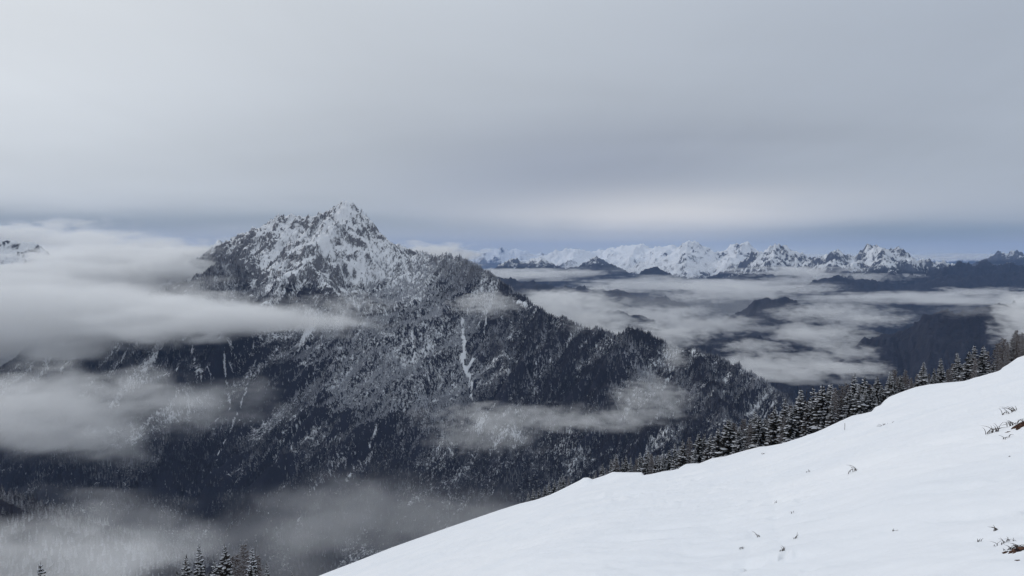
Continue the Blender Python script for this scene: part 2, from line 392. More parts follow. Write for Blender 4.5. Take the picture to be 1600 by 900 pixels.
me = mesh_np('mountain', verts, grid_quads(*GX.shape), True, {'snow': snow.ravel(), 'forest': forest.ravel()})
o_ = link('mountain', me, m_mtn); tag(o_, kind='structure')

# far forest on the mountain: uncountable, one object of instanced conifers
def forest_points(gxs, gys, hh, dens, fro, n, seed, smin=0.45, smax=1.5):
    rng = np.random.RandomState(seed)
    cell = gxs[1] - gxs[0]; ny, nx = hh.shape
    fx = rng.uniform(1, nx - 3, n); fy = rng.uniform(1, ny - 3, n)
    keep = rng.uniform(0, 1, n) < bil(dens, fx, fy)
    fx, fy = fx[keep], fy[keep]
    return np.stack([gxs[0] + fx * cell, gys[0] + fy * cell, bil(hh, fx, fy) - 0.6], -1), bil(fro, fx, fy) + rng.normal(0, 0.10, len(fx)), smin + (smax - smin) * rng.beta(1.6, 2.2, len(fx))
def forest_object(name, pts, fro, scl, seed=1, hgt=16.0, wid=2.9, mat=None):
    me = bpy.data.meshes.new(name); me.vertices.add(len(pts)); me.vertices.foreach_set('co', pts.astype(np.float32).ravel())
    for k_, a in (('frost', fro), ('tree_scale', scl)):
        at = me.attributes.new(k_, 'FLOAT', 'POINT'); at.data.foreach_set('value', a.astype(np.float32))
    o2 = link(name, me)
    ng = bpy.data.node_groups.new(name, 'GeometryNodeTree')
    ng.interface.new_socket('Geometry', in_out='INPUT', socket_type='NodeSocketGeometry'); ng.interface.new_socket('Geometry', in_out='OUTPUT', socket_type='NodeSocketGeometry')
    nd, lk = ng.nodes, ng.links
    gi = nd.new('NodeGroupInput'); go = nd.new('NodeGroupOutput'); jn = nd.new('GeometryNodeJoinGeometry')
    for z, r, hh_ in ((0.04, 1.0, 0.42), (0.26, 0.78, 0.38), (0.48, 0.55, 0.32), (0.68, 0.34, 0.32)):
        cn = nd.new('GeometryNodeMeshCone'); cn.inputs['Vertices'].default_value = 7
        cn.inputs['Radius Top'].default_value = 0.0; cn.inputs['Radius Bottom'].default_value = wid * r; cn.inputs['Depth'].default_value = hgt * hh_
        tr = nd.new('GeometryNodeTransform'); tr.inputs['Translation'].default_value = (0.15 * wid * math.sin(z * 9), 0.1 * wid * math.cos(z * 7), hgt * z); tr.inputs['Rotation'].default_value = (0.06 * math.sin(z * 5), 0.05, z * 3)
        lk.new(cn.outputs['Mesh'], tr.inputs['Geometry']); lk.new(tr.outputs[0], jn.inputs[0])
    sm = nd.new('GeometryNodeSetMaterial'); sm.inputs['Material'].default_value = mat or m_far; lk.new(jn.outputs[0], sm.inputs[0])
    ip = nd.new('GeometryNodeInstanceOnPoints'); lk.new(gi.outputs[0], ip.inputs['Points']); lk.new(sm.outputs[0], ip.inputs['Instance'])
    na_ = nd.new('GeometryNodeInputNamedAttribute'); na_.data_type = 'FLOAT'; na_.inputs[0].default_value = 'tree_scale'; lk.new(na_.outputs[0], ip.inputs['Scale'])
    rv = nd.new('FunctionNodeRandomValue'); rv.data_type = 'FLOAT_VECTOR'; rv.inputs[0].default_value = (-0.05, -0.05, 0); rv.inputs[1].default_value = (0.05, 0.05, 6.28); rv.inputs['Seed'].default_value = seed
    lk.new(rv.outputs[0], ip.inputs['Rotation']); lk.new(ip.outputs[0], go.inputs[0])
    md = o2.modifiers.new('forest', 'NODES'); md.node_group = ng
    return o2
dens = np.clip(1.25 - 1.3 * high + patch * 0.9, 0, 1) * (1 - np.clip(gul * 1.4, 0, 1)) * smooth01(-slope, -1.7, -1.0)
dens = np.clip(dens + darkz * 0.4 * (1 - alp) + wooded * 0.5, 0, 1) * (1 - smooth01(streak + streak2 * 0.5 + fine * 0.4, 0.08, 0.30) * (0.95 - 0.4 * wooded)) * (1 - np.clip(gul * 1.4, 0, 1))
frost = np.clip(0.16 + streak2 * 0.5 + streak * 0.4 + (0.42 - RN) * 0.35 + (0.42 - gl) * 0.55 + fine2 * 0.30 + aspect * 0.26 + frostz * 1.0 + high * 0.35 + fine * 0.25 + patch * 0.1 - darkz * 0.15 + 0.1*smooth01(h,-900,-300), 0, 1)
back = (VV > 300) & (VV < 960) & (UU > -60) & (UU < 1320)
dens = dens * (1 - 0.85 * cz * smooth01(chute, 0.10, 0.32)); frost = frost + cz * smooth01(chute, 0.0, 0.3) * 0.25
frost = np.maximum(frost, np.clip(frostz * 0.80 + fine * 0.2 + 0.0, 0, 0.72)); frost = frost * (0.6 + 0.3 * smooth01(h, -950, -550)) + 0.02
dens = dens * back
pts, fr_, sc_ = forest_points(gx, gy, h, dens, frost, 430000, 4)
tag(forest_object('mountain_forest', pts, fr_, sc_), 'dark conifer forest with frosted patches covering the mountain flanks', 'forest', kind='stuff')
dens2 = np.clip(frostz * 1.1 + 0.25 * smooth01(fine, 0, 0.3), 0, 1) * (1 - np.clip(gul * 1.4, 0, 1)) * (1 - 0.8 * high) * smooth01(-slope, -2.2, -1.3) * back
pts, fr_, sc_ = forest_points(gx, gy, h, dens2, np.clip(0.30 + frostz * 0.38 + fine * 0.35, 0.12, 0.8), 420000, 24, 0.5, 1.3)
tag(forest_object('frosted_woodland', pts, fr_, sc_, 5, 9.0, 2.6), 'low pale frosted woodland between the gullies in the middle of the mountain', 'forest', kind='stuff')

# ------------------------------------------------------------------ distant hills and ranges
def far_ridge(name, crest, spread, slope, rib, ribw, mat, snowline=None, snowamt=0.5, forest=0.5, seed=0, jag=1.0, col_step=1.5, rows=80, frontmul=1.0, side=(), label=None):
    pts = [P(*p) for p in crest]
    D0 = min(p[2] for p in crest) - spread * frontmul; D1 = max(p[2] for p in crest) + spread * 0.5
    u0 = crest[0][0] - 60; u1 = crest[-1][0] + 60
    nu = int((u1 - u0) / col_step) + 1
    dd = np.linspace(0, 1, rows); Ds = D0 + (D1 - D0) * dd
    tt = (np.linspace(u0, u1, nu) - 800) / F
    T, DD = np.meshgrid(tt, Ds); x = T * DD; y = DD
    rr = [dict(pts=pts, slope=slope, rib=rib, ribw=ribw)]
    for sp in side: rr.append(dict(pts=[P(*q) for q in sp], slope=slope, rib=rib * 0.7, ribw=ribw * 0.7))
    h = ridge_field(x, y, rr, ribw * 0.2)
    s_ = ribw
    h = h + (ridged(x / s_, y / s_, 5, seed + 3) - 0.5) * rib * 0.55 * jag + (ridged(x / (s_ * 0.3), y / (s_ * 0.3), 4, seed + 9, 0.6) - 0.5) * rib * 0.28 * jag
    h = np.maximum(h, -1310)
    gy_ = np.gradient(h, axis=0) / np.gradient(y, axis=0); gx_ = np.gradient(h, axis=1) / np.gradient(x, axis=1)
    sl = np.hypot(gx_, gy_)
    pt = fbm(x / (s_ * 1.3), y / (s_ * 1.3), 4, seed + 21); fn = fbm(x / (s_ * 0.25), y / (s_ * 0.25), 4, seed + 22)
    sl0 = snowline if snowline is not None else 0
    hi = smooth01(h, sl0 - 220, sl0 + 160)
    sn = (snowamt - 0.06) * hi + 0.18 - 0.24 * smooth01(sl, slope * 0.9, slope * 2.0) + 0.2 * smooth01(-sl, -slope * 1.0, -0.15) * hi + pt * 0.4 * (0.3 + hi) + fn * 0.5 * (0.5 + hi)
    fo = 1 - hi * 0.9 + pt * 0.3
    me = mesh_np(name, np.stack([x, y, h], -1).reshape(-1, 3), grid_quads(rows, nu), True, {'snow': sn.ravel(), 'forest': fo.ravel()})
    o2 = link(name, me, mat); tag(o2, kind='structure')
    if label: o2['label'] = label
    return o2
m_hill = mountain_mat('hill_cover', 0.28)
m_range = mountain_mat('range_cover', 0.16, rock=(0.09, 0.095, 0.12))
m_range2 = mountain_mat('far_range_cover', 0.10, rock=(0.13, 0.13, 0.15))
# snowy ranges, far to near
far_ridge('distant_mountain_range', [(660, 396, 42000), (700, 391, 42000), (716, 388, 42000), (735, 387, 42000), (752, 390, 42000), (770, 387, 41000), (782, 384, 41000), (795, 388, 41000), (808, 385, 41000), (822, 392, 41000), (860, 396, 41000)], 5000, 0.5, 420, 1500, m_range2, -300, 0.7, seed=1, rows=50)
far_ridge('distant_mountain_range', [(1440, 404, 42000), (1468, 400, 42000), (1480, 398, 42000), (1500, 397, 42000), (1520, 399, 42000), (1540, 399, 42000), (1600, 402, 42000), (1660, 400, 42000)], 5000, 0.5, 300, 1400, m_range2, -200, 0.8, seed=2, rows=50)
far_ridge('snowy_mountain_range', [(820, 402, 26000), (850, 394, 26000), (880, 390, 26000), (900, 389, 26000), (925, 392, 26000), (950, 388, 26000), (975, 381, 25000), (995, 378, 24500), (1010, 382, 24000), (1022, 388, 23500), (1034, 383, 23000), (1047, 379, 23000), (1060, 385, 23000), (1090, 398, 23000)], 4200, 0.5, 330, 1100, m_range, -430, 0.85, seed=3, side=[[(995, 380, 24500), (985, 405, 22000), (970, 425, 20500)], [(1047, 380, 23000), (1035, 400, 21000), (1030, 420, 20000)], [(900, 389, 26000), (890, 410, 23500)]])
far_ridge('snowy_mountain_peak', [(1040, 410, 19500), (1055, 392, 19300), (1063, 383, 19200), (1070, 378, 19000), (1076, 376, 19000), (1089, 378, 19000), (1106, 383, 19000), (1116, 391, 19000), (1121, 388, 19000), (1129, 392, 19000), (1142, 385, 18800), (1152, 380, 18700), (1161, 378, 18700), (1168, 379, 18700), (1175, 388, 18700), (1190, 400, 18700)], 3600, 0.52, 300, 850, m_range, -400, 0.8, seed=4, side=[[(1076, 377, 19000), (1068, 400, 17600), (1075, 425, 16500)], [(1161, 379, 18700), (1150, 400, 17300)]])
far_ridge('snowy_mountain_peak', [(1130, 424, 15200), (1142, 420, 15000), (1157, 411, 15000), (1170, 399, 15000), (1181, 391, 15000), (1200, 387, 15000), (1213, 385, 15000), (1229, 384, 15000), (1242, 390, 15000), (1253, 399, 15000), (1265, 407, 15000), (1285, 416, 15000)], 2900, 0.56, 300, 600, m_range, -300, 0.62, seed=5, side=[[(1213, 386, 15000), (1205, 410, 13900), (1190, 430, 13300)], [(1240, 390, 15000), (1248, 415, 14000)]])
far_ridge('blue_mountain_range', [(1480, 416, 18500), (1508, 408, 18500), (1525, 407, 18500), (1540, 401, 18500), (1553, 396, 18500), (1561, 393, 18500), (1578, 391, 18500), (1591, 392, 18500), (1610, 394, 18500), (1680, 390, 18500)], 3600, 0.5, 260, 700, m_range, -50, 0.42, seed=6)
far_ridge('snowy_mountain_peak', [(1262, 404, 14400), (1272, 397, 14300), (1288, 394, 14200), (1311, 391, 14000), (1327, 390, 14000), (1336, 395, 14000), (1347, 388, 14000), (1355, 383, 14000), (1362, 380, 14000), (1373, 378, 14000), (1383, 381, 14000), (1406, 387, 14000), (1421, 395, 14000), (1440, 403, 14000), (1461, 406, 14000), (1487, 411, 14000), (1530, 418, 14000)], 2900, 0.52, 260, 560, m_range, -200, 0.62, seed=7, side=[[(1300, 393, 14000), (1305, 415, 13000), (1330, 435, 12200)], [(1373, 380, 14000), (1385, 400, 13000), (1400, 430, 12200)]])
far_ridge('dark_mountain_ridge', [(1380, 446, 12400), (1410, 436, 12400), (1440, 424, 12300), (1470, 418, 12300), (1500, 410, 12300), (1530, 409, 12300), (1560, 408, 12300), (1600, 408, 12300), (1680, 404, 12300)], 2200, 0.5, 230, 420, m_range, -30, 0.22, seed=8)
far_ridge('snowy_mountain_peak', [(740, 430, 17500), (770, 420, 17000), (785, 410, 16800), (800, 403, 16600), (812, 406, 16500), (824, 405, 16400), (838, 401, 16300), (846, 398, 16200), (856, 404, 16200), (868, 411, 16200), (882, 416, 16200), (900, 428, 16200)], 2600, 0.52, 230, 500, m_range, -180, 0.5, seed=9, side=[[(846, 399, 16200), (845, 420, 15200)], [(800, 404, 16600), (810, 425, 15500)]])
far_ridge('snowy_mountain_peak', [(880, 428, 17000), (905, 417, 17000), (918, 407, 17000), (932, 397, 17000), (944, 406, 17000), (956, 418, 17000), (985, 430, 17000)], 2200, 0.60, 190, 450, m_range, -120, 0.5, seed=10, side=[[(932, 398, 17000), (930, 420, 16000)]])
far_ridge('snowy_mountain_peak', [(-80, 364, 4500), (-20, 369, 4500), (8, 372, 4500), (30, 376, 4500), (50, 378, 4500), (62, 383, 4500), (76, 396, 4500)], 700, 0.6, 45, 150, m_range, -400, 0.72, seed=11, rows=60)
far_ridge('snowy_mountain_peak', [(300, 392, 6200), (336, 377, 6200), (344, 371, 6200), (352, 373, 6200), (366, 370, 6200), (384, 369, 6200), (420, 385, 6200)], 1000, 0.7, 90, 170, m_range, -100, 0.75, seed=13, rows=60)
# forested hills poking through the cloud
hills = [
    ([(1080, 446, 12800), (1110, 438, 12800), (1150, 430, 12800), (1180, 426, 12800), (1210, 430, 12800), (1250, 436, 12800)], 1300, 0.4),
    ([(820, 452, 8600), (860, 455, 8500), (905, 462, 8400), (940, 460, 8400), (975, 470, 8400), (1010, 486, 8400)], 1300, 0.4),
    ([(1300, 474, 9800), (1340, 462, 9800), (1390, 458, 9800), (1430, 462, 9800), (1500, 455, 9800), (1600, 450, 9800), (1680, 446, 9800)], 1300, 0.4),
    ([(1060, 540, 5600), (1110, 526, 5600), (1160, 520, 5600), (1210, 528, 5600), (1250, 545, 5600), (1280, 565, 5600)], 1000, 0.4),
    ([(990, 433, 14000), (1004, 424, 14000), (1014, 418, 14000), (1024, 416, 14000), (1034, 418, 14000), (1044, 426, 14000), (1060, 432, 14000)], 1400, 0.5),
    ([(1240, 452, 11200), (1265, 440, 11200), (1280, 433, 11200), (1297, 429, 11200), (1315, 432, 11200), (1345, 433, 11200), (1365, 434, 11200), (1385, 444, 11200), (1402, 450, 11200), (1425, 444, 11200), (1445, 437, 11000), (1480, 430, 11000), (1520, 428, 11000), (1580, 425, 11000), (1680, 420, 11000)], 1600, 0.42),
    ([(740, 440, 10500), (770, 432, 10500), (800, 434, 10200), (830, 440, 10000), (870, 444, 9800), (910, 446, 9600), (950, 450, 9500), (990, 456, 9500), (1030, 470, 9500)], 2000, 0.38),
    ([(1000, 480, 9000), (1015, 469, 9000), (1040, 463, 9000), (1060, 468, 9000), (1080, 480, 9000), (1110, 500, 9000)], 1500, 0.38),
    ([(1100, 510, 7800), (1130, 495, 7700), (1160, 478, 7600), (1195, 459, 7600), (1215, 462, 7600), (1240, 466, 7500), (1262, 480, 7500), (1300, 500, 7500)], 1500, 0.42),
    ([(1190, 540, 6300), (1220, 520, 6300), (1250, 512, 6300), (1290, 512, 6300), (1330, 514, 6300), (1370, 520, 6300), (1420, 540, 6300)], 1200, 0.4),
    ([(1310, 558, 5000), (1335, 541, 5000), (1355, 525, 5000), (1380, 512, 5000), (1400, 510, 5000), (1420, 505, 4950), (1450, 489, 4900), (1480, 479, 4900), (1520, 475, 4900), (1560, 472, 4900), (1600, 474, 4900), (1680, 470, 4900)], 1400, 0.45),
    ([(840, 500, 7000), (880, 490, 7000), (930, 484, 7000), (980, 488, 7000), (1020, 500, 7000), (1080, 520, 7000)], 1300, 0.36),
]
for i, (cr, sp, sl_) in enumerate(hills):
    far_ridge('forested_hill', cr, sp, sl_, 120, 300, m_hill, 120, 0.34, seed=40 + i * 3, rows=70, col_step=1.7)
# veiled hillside at the lower left, below the camera
GX2, GY2 = np.meshgrid(np.arange(-1150, 0, 6.0), np.arange(520, 1250, 6.0))
h2 = ridge_field(GX2, GY2, [R([(-260, 690, 1050), (-100, 740, 1020), (0, 782, 1000), (30, 792, 1000), (60, 808, 980), (110, 828, 960), (160, 842, 940), (200, 860, 920), (250, 890, 900), (330, 950, 860), (420, 1040, 800)], slope=0.62, rib=30, ribw=60)], 10)
h2 = h2 + fbm(GX2 / 60, GY2 / 60, 4, 12) * 6
me = mesh_np('near_hillside', np.stack([GX2, GY2, h2], -1).reshape(-1, 3), grid_quads(*GX2.shape), True, {'snow': (0.14 + fbm(GX2 / 40, GY2 / 40, 3, 15) * 0.2).ravel(), 'forest': np.ones(GX2.size) * 0.7})
tag(link('near_hillside', me, m_hill), kind='structure')
pts, fr_, sc_ = forest_points(GX2[0], GY2[:, 0], h2, np.full(h2.shape, 0.9), np.clip(0.40 + fbm(GX2 / 50, GY2 / 50, 3, 18) * 0.5, 0, 1), 16000, 9, 0.6, 1.1)
tag(forest_object('hillside_forest', pts, fr_, sc_), 'pale frosted forest on the slope at the lower left', 'forest', kind='stuff')
# valley floor, one sheet out to the horizon
bmv = np.array([[-58000, -2000, -1300], [58000, -2000, -1300], [58000, 62000, -1300], [-58000, 62000, -1300]], float)
m_val, H, o = new_mat('valley_ground')
g = H.node('ShaderNodeNewGeometry')
nz = H.noise(g.outputs['Position'], 0.0025, 6, 0.6)
principled(H, o, H.mix(H.ramp(nz, 0.55, 0.75), (0.045, 0.05, 0.055), (0.35, 0.37, 0.4)), 0.9, 0.1)
tag(link('valley_floor', mesh_np('valley_floor', bmv, np.array([[0, 1, 2, 3]]), False), m_val), kind='structure')
#@@FORE
# ------------------------------------------------------------------ snow slope in the foreground
EDGE = [(380, 946), (440, 925), (500, 899), (560, 876), (611, 856), (650, 842), (704, 823), (780, 797), (812, 787), (837, 781), (860, 773), (883, 762), (900, 753.5), (907, 750), (912, 746.5), (919, 746), (926, 749), (935, 746), (947, 742),
        (957, 737.5), (975, 738), (1003, 738), (1007, 743), (1020, 744), (1033, 742), (1046, 739.5), (1055, 737), (1063, 730), (1072, 725), (1083, 724), (1093, 724), (1103, 720), (1113, 716), (1133, 713), (1160, 705),
        (1187, 698), (1200, 697), (1227, 692), (1250, 684), (1262, 681), (1287, 670), (1315, 657), (1332, 649.5), (1350, 646), (1362, 643), (1368, 636), (1376, 633), (1382, 626), (1390, 620), (1405, 614), (1430, 605), (1450, 601),
        (1475, 598), (1500, 596), (1520, 594), (1540, 592.5), (1552, 589), (1560, 586), (1563, 580), (1566, 575), (1576, 569), (1590, 559), (1602, 555), (1640, 545), (1720, 520), (1800, 500)]
EU = np.array([e[0] for e in EDGE], float); EV = np.array([e[1] for e in EDGE], float)
yv = -(EV - 450) / F; ET = (EU - 800) / F / (CP + yv * SP); EE = (-SP + yv * CP) / (CP + yv * SP)
DU = np.array([300, 500, 700, 820, 900, 950, 1000, 1080, 1150, 1250, 1330, 1450, 1560, 1700, 1900], float)
DV = np.array([260, 265, 360, 430, 400, 340, 300, 255, 225, 185, 175, 185, 195, 200, 200], float)
DT = (DU - 800) / F
EYE = 1.9
TS = np.linspace(-0.8, 1.4, 700)
def _sm(a, n=60):
    k_ = np.hanning(n * 2 + 1); k_ /= k_.sum(); return np.convolve(np.pad(a, n, mode='edge'), k_, 'valid')
ES = _sm(np.interp(TS, ET, EE)); DSM = _sm(np.interp(TS, DT, DV))
def pl(t): return 0.313 * t - 0.346
eplane_at = lambda t: pl(t)
def slope_z(x, y):
    t = np.where(y > 0.3, x / np.maximum(y, 0.3), np.sign(x) * 9.0)
    D = np.interp(t, TS, DSM); e = np.interp(t, ET, EE)
    win = smooth01(t, -0.62, -0.33) * (1 - smooth01(t, 0.80, 1.25))
    # the edge's small steps belong to the far rim only, nearer ground is smooth
    es = np.interp(t, TS, ES)
    rim = smooth01(y, D * 0.90, D * 0.995)
    ee = es - 0.0035 * smooth01(y, D * 0.3, D * 0.7) * (1 - rim) + (e - es) * rim
    a = pl(t) * 1.0 + (ee + EYE / D - pl(t)) * win
    base = np.where(y > 0.3, -EYE + a * y, -EYE + 0.313 * x - 0.346 * y)
    base2 = -EYE + 0.313 * x - 0.346 * y
    w = smooth01(y, 0.3, 6.0); z = base2 * (1 - w) + base * w
    over = np.maximum(y - D, 0)
    z = z - 0.13 * over * smooth01(over, 0, 12) - 0.30 * np.maximum(over - 90, 0)
    # soft drifts; they sink below the sight line so that the rim stays the rim
    far = smooth01(y, D * 0.75, D)
    amp = np.clip(y / 60.0, 0.05, 1.0) * 0.5 * (1 - far)
    z = z + fbm(x / 9.0, y / 14.0, 4, 101) * amp * 1.5 - 0.6 * amp * 0.3 + fbm(x / 1.3 + y * 0.3, y / 2.6, 4, 105) * 0.15 * smooth01(y, 1, 6) * (1 - smooth01(y, 40, 110)) + fbm(x / 0.45 + y * 0.2, y / 0.9, 3, 107) * 0.014 * (1 - smooth01(y, 9, 25))
    return z
PITS = [  # (u, v, radius m, depth m) hollows round the bare spots, tufts and footprints
]
YS = np.geomspace(2.0, 600, 2500)
def ray_hit(u, v):
    q = P(u, v, 1.0); i = int(np.argmax(YS * q[2] <= slope_z(YS * q[0], YS)))
    return (q[0] * YS[i], YS[i], q[2] * YS[i])
spots = dict(soil_a=(1592, 668), soil_b=(1584, 862), hole=(1226, 872))
pit_list = []
for (u, v, r, d) in [(1598, 675, 0.32, 0.02), (1588, 868, 0.20, 0.02), (1226, 872, 0.07, 0.07), (1370, 665, 0.5, 0.06), (1555, 850, 0.16, 0.03), (1545, 830, 0.12, 0.03), (1160, 858, 0.25, 0.03), (1170, 885, 0.3, 0.03), (1214, 845, 0.25, 0.02),
                     (1183, 832, 0.12, 0.02), (1213, 808, 0.12, 0.03), (1245, 840, 0.15, 0.02), (1262, 735, 0.3, 0.04), (1330, 735, 0.4, 0.05), (1400, 826, 0.2, 0.02), (1213, 780, 0.15, 0.03), (1225, 768, 0.15, 0.02), (1195, 748, 0.25, 0.03), (1575, 640, 0.3, 0.04), (1548, 668, 0.2, 0.03)]:
    p = ray_hit(u, v); pit_list.append((p[0], p[1], r * max(p[1] / 8.0, 1.0) * 0.7, d * max(p[1] / 8.0, 1.0) * 0.7))
rp = random.Random(77)
for _ in range(34):   # lumps of the wind-blown snow below the tree edge
    p = ray_hit(rp.uniform(930, 1180), rp.uniform(748, 800)); m_ = p[1] / F
    if 2 < p[1] < 260: pit_list.append((p[0], p[1], m_ * rp.uniform(6, 14), m_ * rp.uniform(-5, 5)))
for _ in range(22):
    p = ray_hit(rp.uniform(1120, 1300), rp.uniform(760, 898)); m_ = p[1] / F
    pit_list.append((p[0], p[1], m_ * rp.uniform(6, 16), m_ * rp.uniform(-3.5, 6)))
for _ in range(16):
    p = ray_hit(rp.uniform(1520, 1600), rp.uniform(620, 890)); m_ = p[1] / F
    pit_list.append((p[0], p[1], m_ * rp.uniform(8, 20), m_ * rp.uniform(-6, 5)))
PL = np.array(pit_list)
GROOVES = []
for pts, w, d in [([(575, 882), (640, 862), (700, 850), (770, 828), (850, 800)], 5, 1.2), ([(600, 892), (690, 862), (760, 846), (830, 820)], 5, 1.0), ([(880, 812), (960, 790), (1060, 772), (1180, 748), (1290, 716)], 8, 1.3),
                  ([(1190, 752), (1213, 785), (1211, 815), (1222, 845), (1226, 872)], 8, 0.9), ([(1178, 826), (1174, 852), (1168, 880), (1150, 905)], 10, 1.2), ([(1100, 800), (1180, 790), (1290, 770), (1400, 742)], 12, 1.5), ([(1290, 850), (1400, 826), (1500, 812), (1600, 800)], 16, 2.0), ([(1380, 700), (1460, 690), (1560, 690), (1640, 700)], 12, 1.5)]:
    q = [ray_hit(*p) for p in pts]
    for A, B in zip(q[:-1], q[1:]): m_ = 0.5 * (A[1] + B[1]) / F; GROOVES.append((A[0], A[1], B[0], B[1], w * m_, d * m_ * 2.6))
def slope_full(x, y):
    z = slope_z(x, y)
    if x.size < 2000:
        q = ((x[..., None] - PL[:, 0]) / PL[:, 2]) ** 2 + ((y[..., None] - PL[:, 1]) / (PL[:, 2] * 1.3)) ** 2
        z = z + (-PL[:, 3] * np.exp(-q) + PL[:, 3] * 0.45 * np.exp(-((np.sqrt(q) - 1.5) / 0.5) ** 2)).sum(-1)
    else:
        for (px, py, r, d) in pit_list:
            q = ((x - px) / r) ** 2 + ((y - py) / (r * 1.3)) ** 2; k_ = q < 16
            qq = q[k_]; z[k_] += -d * np.exp(-qq) + d * 0.45 * np.exp(-((np.sqrt(qq) - 1.5) / 0.5) ** 2)
    g = np.zeros_like(z)
    for (ax, ay, bx, by, w, d) in GROOVES:
        dx, dy = bx - ax, by - ay; t = np.clip(((x - ax) * dx + (y - ay) * dy) / (dx * dx + dy * dy), 0, 1)
        q = ((x - ax - t * dx) ** 2 + (y - ay - t * dy) ** 2) / (w * w)
        g = np.minimum(g, -d * np.exp(-q))
    return z + g * (0.6 + 0.4 * np.sin(x * 3 + y * 2))
def sz(x, y): return float(slope_full(np.array([x]), np.array([y]))[0])
# fan of cells, finer in view and near
tt = np.concatenate([np.linspace(-1.5, -0.62, 30)[:-1], np.linspace(-0.62, 0.80, 1100)[:-1], np.linspace(0.80, 1.6, 40)])
yy = np.concatenate([np.linspace(-6, 1.5, 20)[:-1], np.geomspace(1.5, 24, 260)[:-1], np.geomspace(24, 480, 170)[:-1], np.geomspace(480, 1400, 30)])
T3, Y3 = np.meshgrid(tt, yy)
wid = np.where(Y3 > 1.5, Y3, 1.5 + (1.5 - Y3) * 0.6); X3 = T3 * wid
Z3 = slope_full(X3, Y3)
Z3 = np.where(np.hypot(X3, Y3) < 1e9, Z3, Z3)
me = mesh_np('snow_slope', np.stack([X3, Y3, Z3], -1).reshape(-1, 3), grid_quads(*X3.shape), True)
tag(link('snow_slope', me, m_snow), kind='structure')

# ------------------------------------------------------------------ trees
class MB:
    def __init__(s): s.v = []; s.f = []
    def tri(s, a, b, c):
        i = len(s.v); s.v += [a, b, c]; s.f.append((i, i + 1, i + 2))
    def poly(s, *p):
        i = len(s.v); s.v += list(p); s.f.append(tuple(range(i, i + len(p))))
    def mesh(s, name, smooth=False):
        me = bpy.data.meshes.new(name); me.from_pydata([tuple(p) for p in s.v], [], s.f); me.update()
        if smooth: me.polygons.foreach_set('use_smooth', [True] * len(me.polygons))
        return me
def tube(mb, pts, rad, n=6):
    rings = []
    for i, (p, r) in enumerate(zip(pts, rad)):
        a = Vector(pts[min(i + 1, len(pts) - 1)]) - Vector(pts[max(i - 1, 0)]); a.normalize()
        q = a.cross(Vector((0.3, 1, 0.1))).normalized(); w = a.cross(q)
        k0 = len(mb.v)
        for j in range(n):
            t = 2 * math.pi * j / n; mb.v.append(Vector(p) + (q * math.cos(t) + w * math.sin(t)) * r)
        rings.append(k0)
    for a, b in zip(rings[:-1], rings[1:]):
        for j in range(n): mb.f.append((a + j, a + (j + 1) % n, b + (j + 1) % n, b + j))
def bough(cr, sn, rng, z, ang, L, droop, snowy):
    ca, sa = math.cos(ang), math.sin(ang)
    d = Vector((ca, sa, 0)); s = Vector((-sa, ca, 0)); up = Vector((0, 0, 1)); w = L * rng.uniform(0.20, 0.30)
    cen = []
    for k_ in range(5):
        q = k_ / 4
        cen.append(d * (L * q) + up * (z + L * (0.16 * q - droop * q * q) + (0.06 * L if k_ == 4 else 0)))
    wd = [0.25 * w, 1.0 * w, 1.15 * w, 0.75 * w, 0.05 * w]
    for k_ in range(4):
        a, b = cen[k_], cen[k_ + 1]
        for sg in (-1, 1):
            ao = a + s * (sg * wd[k_]) - up * (0.45 * wd[k_] + rng.uniform(0, 0.1)); bo = b + s * (sg * wd[k_ + 1]) - up * (0.45 * wd[k_ + 1] + rng.uniform(0, 0.1))
            cr.poly(a, b, bo, ao)
            m_ = (ao + bo) / 2 + s * (sg * w * rng.uniform(0.2, 0.8)) + d * (w * rng.uniform(0.1, 0.6)) - up * (w * rng.uniform(0.2, 0.9))
            cr.tri(ao, bo, m_)
            if rng.random() < 0.6:
                cr.tri(ao, (ao + bo) / 2, (ao + bo) / 2 - up * (w * rng.uniform(0.5, 1.3)) + d * rng.uniform(-.1, .2))
    if snowy:
        st = rng.choice((0.1, 0.25, 0.4)); lift = 0.10 + 0.03 * L
        prev = None
        for k_ in range(5):
            q = st + (1.0 - st) * k_ / 4; i = min(int(q * 4), 3); f_ = q * 4 - i
            c0 = cen[i].lerp(cen[i + 1], f_); ww = (wd[i] * (1 - f_) + wd[i + 1] * f_) * rng.uniform(0.45, 0.95) + 0.04
            dn = 0.32 * ww
            row = [c0 + s * ww - up * (dn - 0.03), c0 + s * (ww * 0.5) + up * (lift - dn * 0.4), c0 + up * (lift * rng.uniform(0.8, 1.4)), c0 - s * (ww * 0.5) + up * (lift - dn * 0.4), c0 - s * ww - up * (dn - 0.03)]
            if prev:
                for j in range(4):
                    if rng.random() < 0.93: sn.poly(prev[j], prev[j + 1], row[j + 1], row[j])
            prev = row
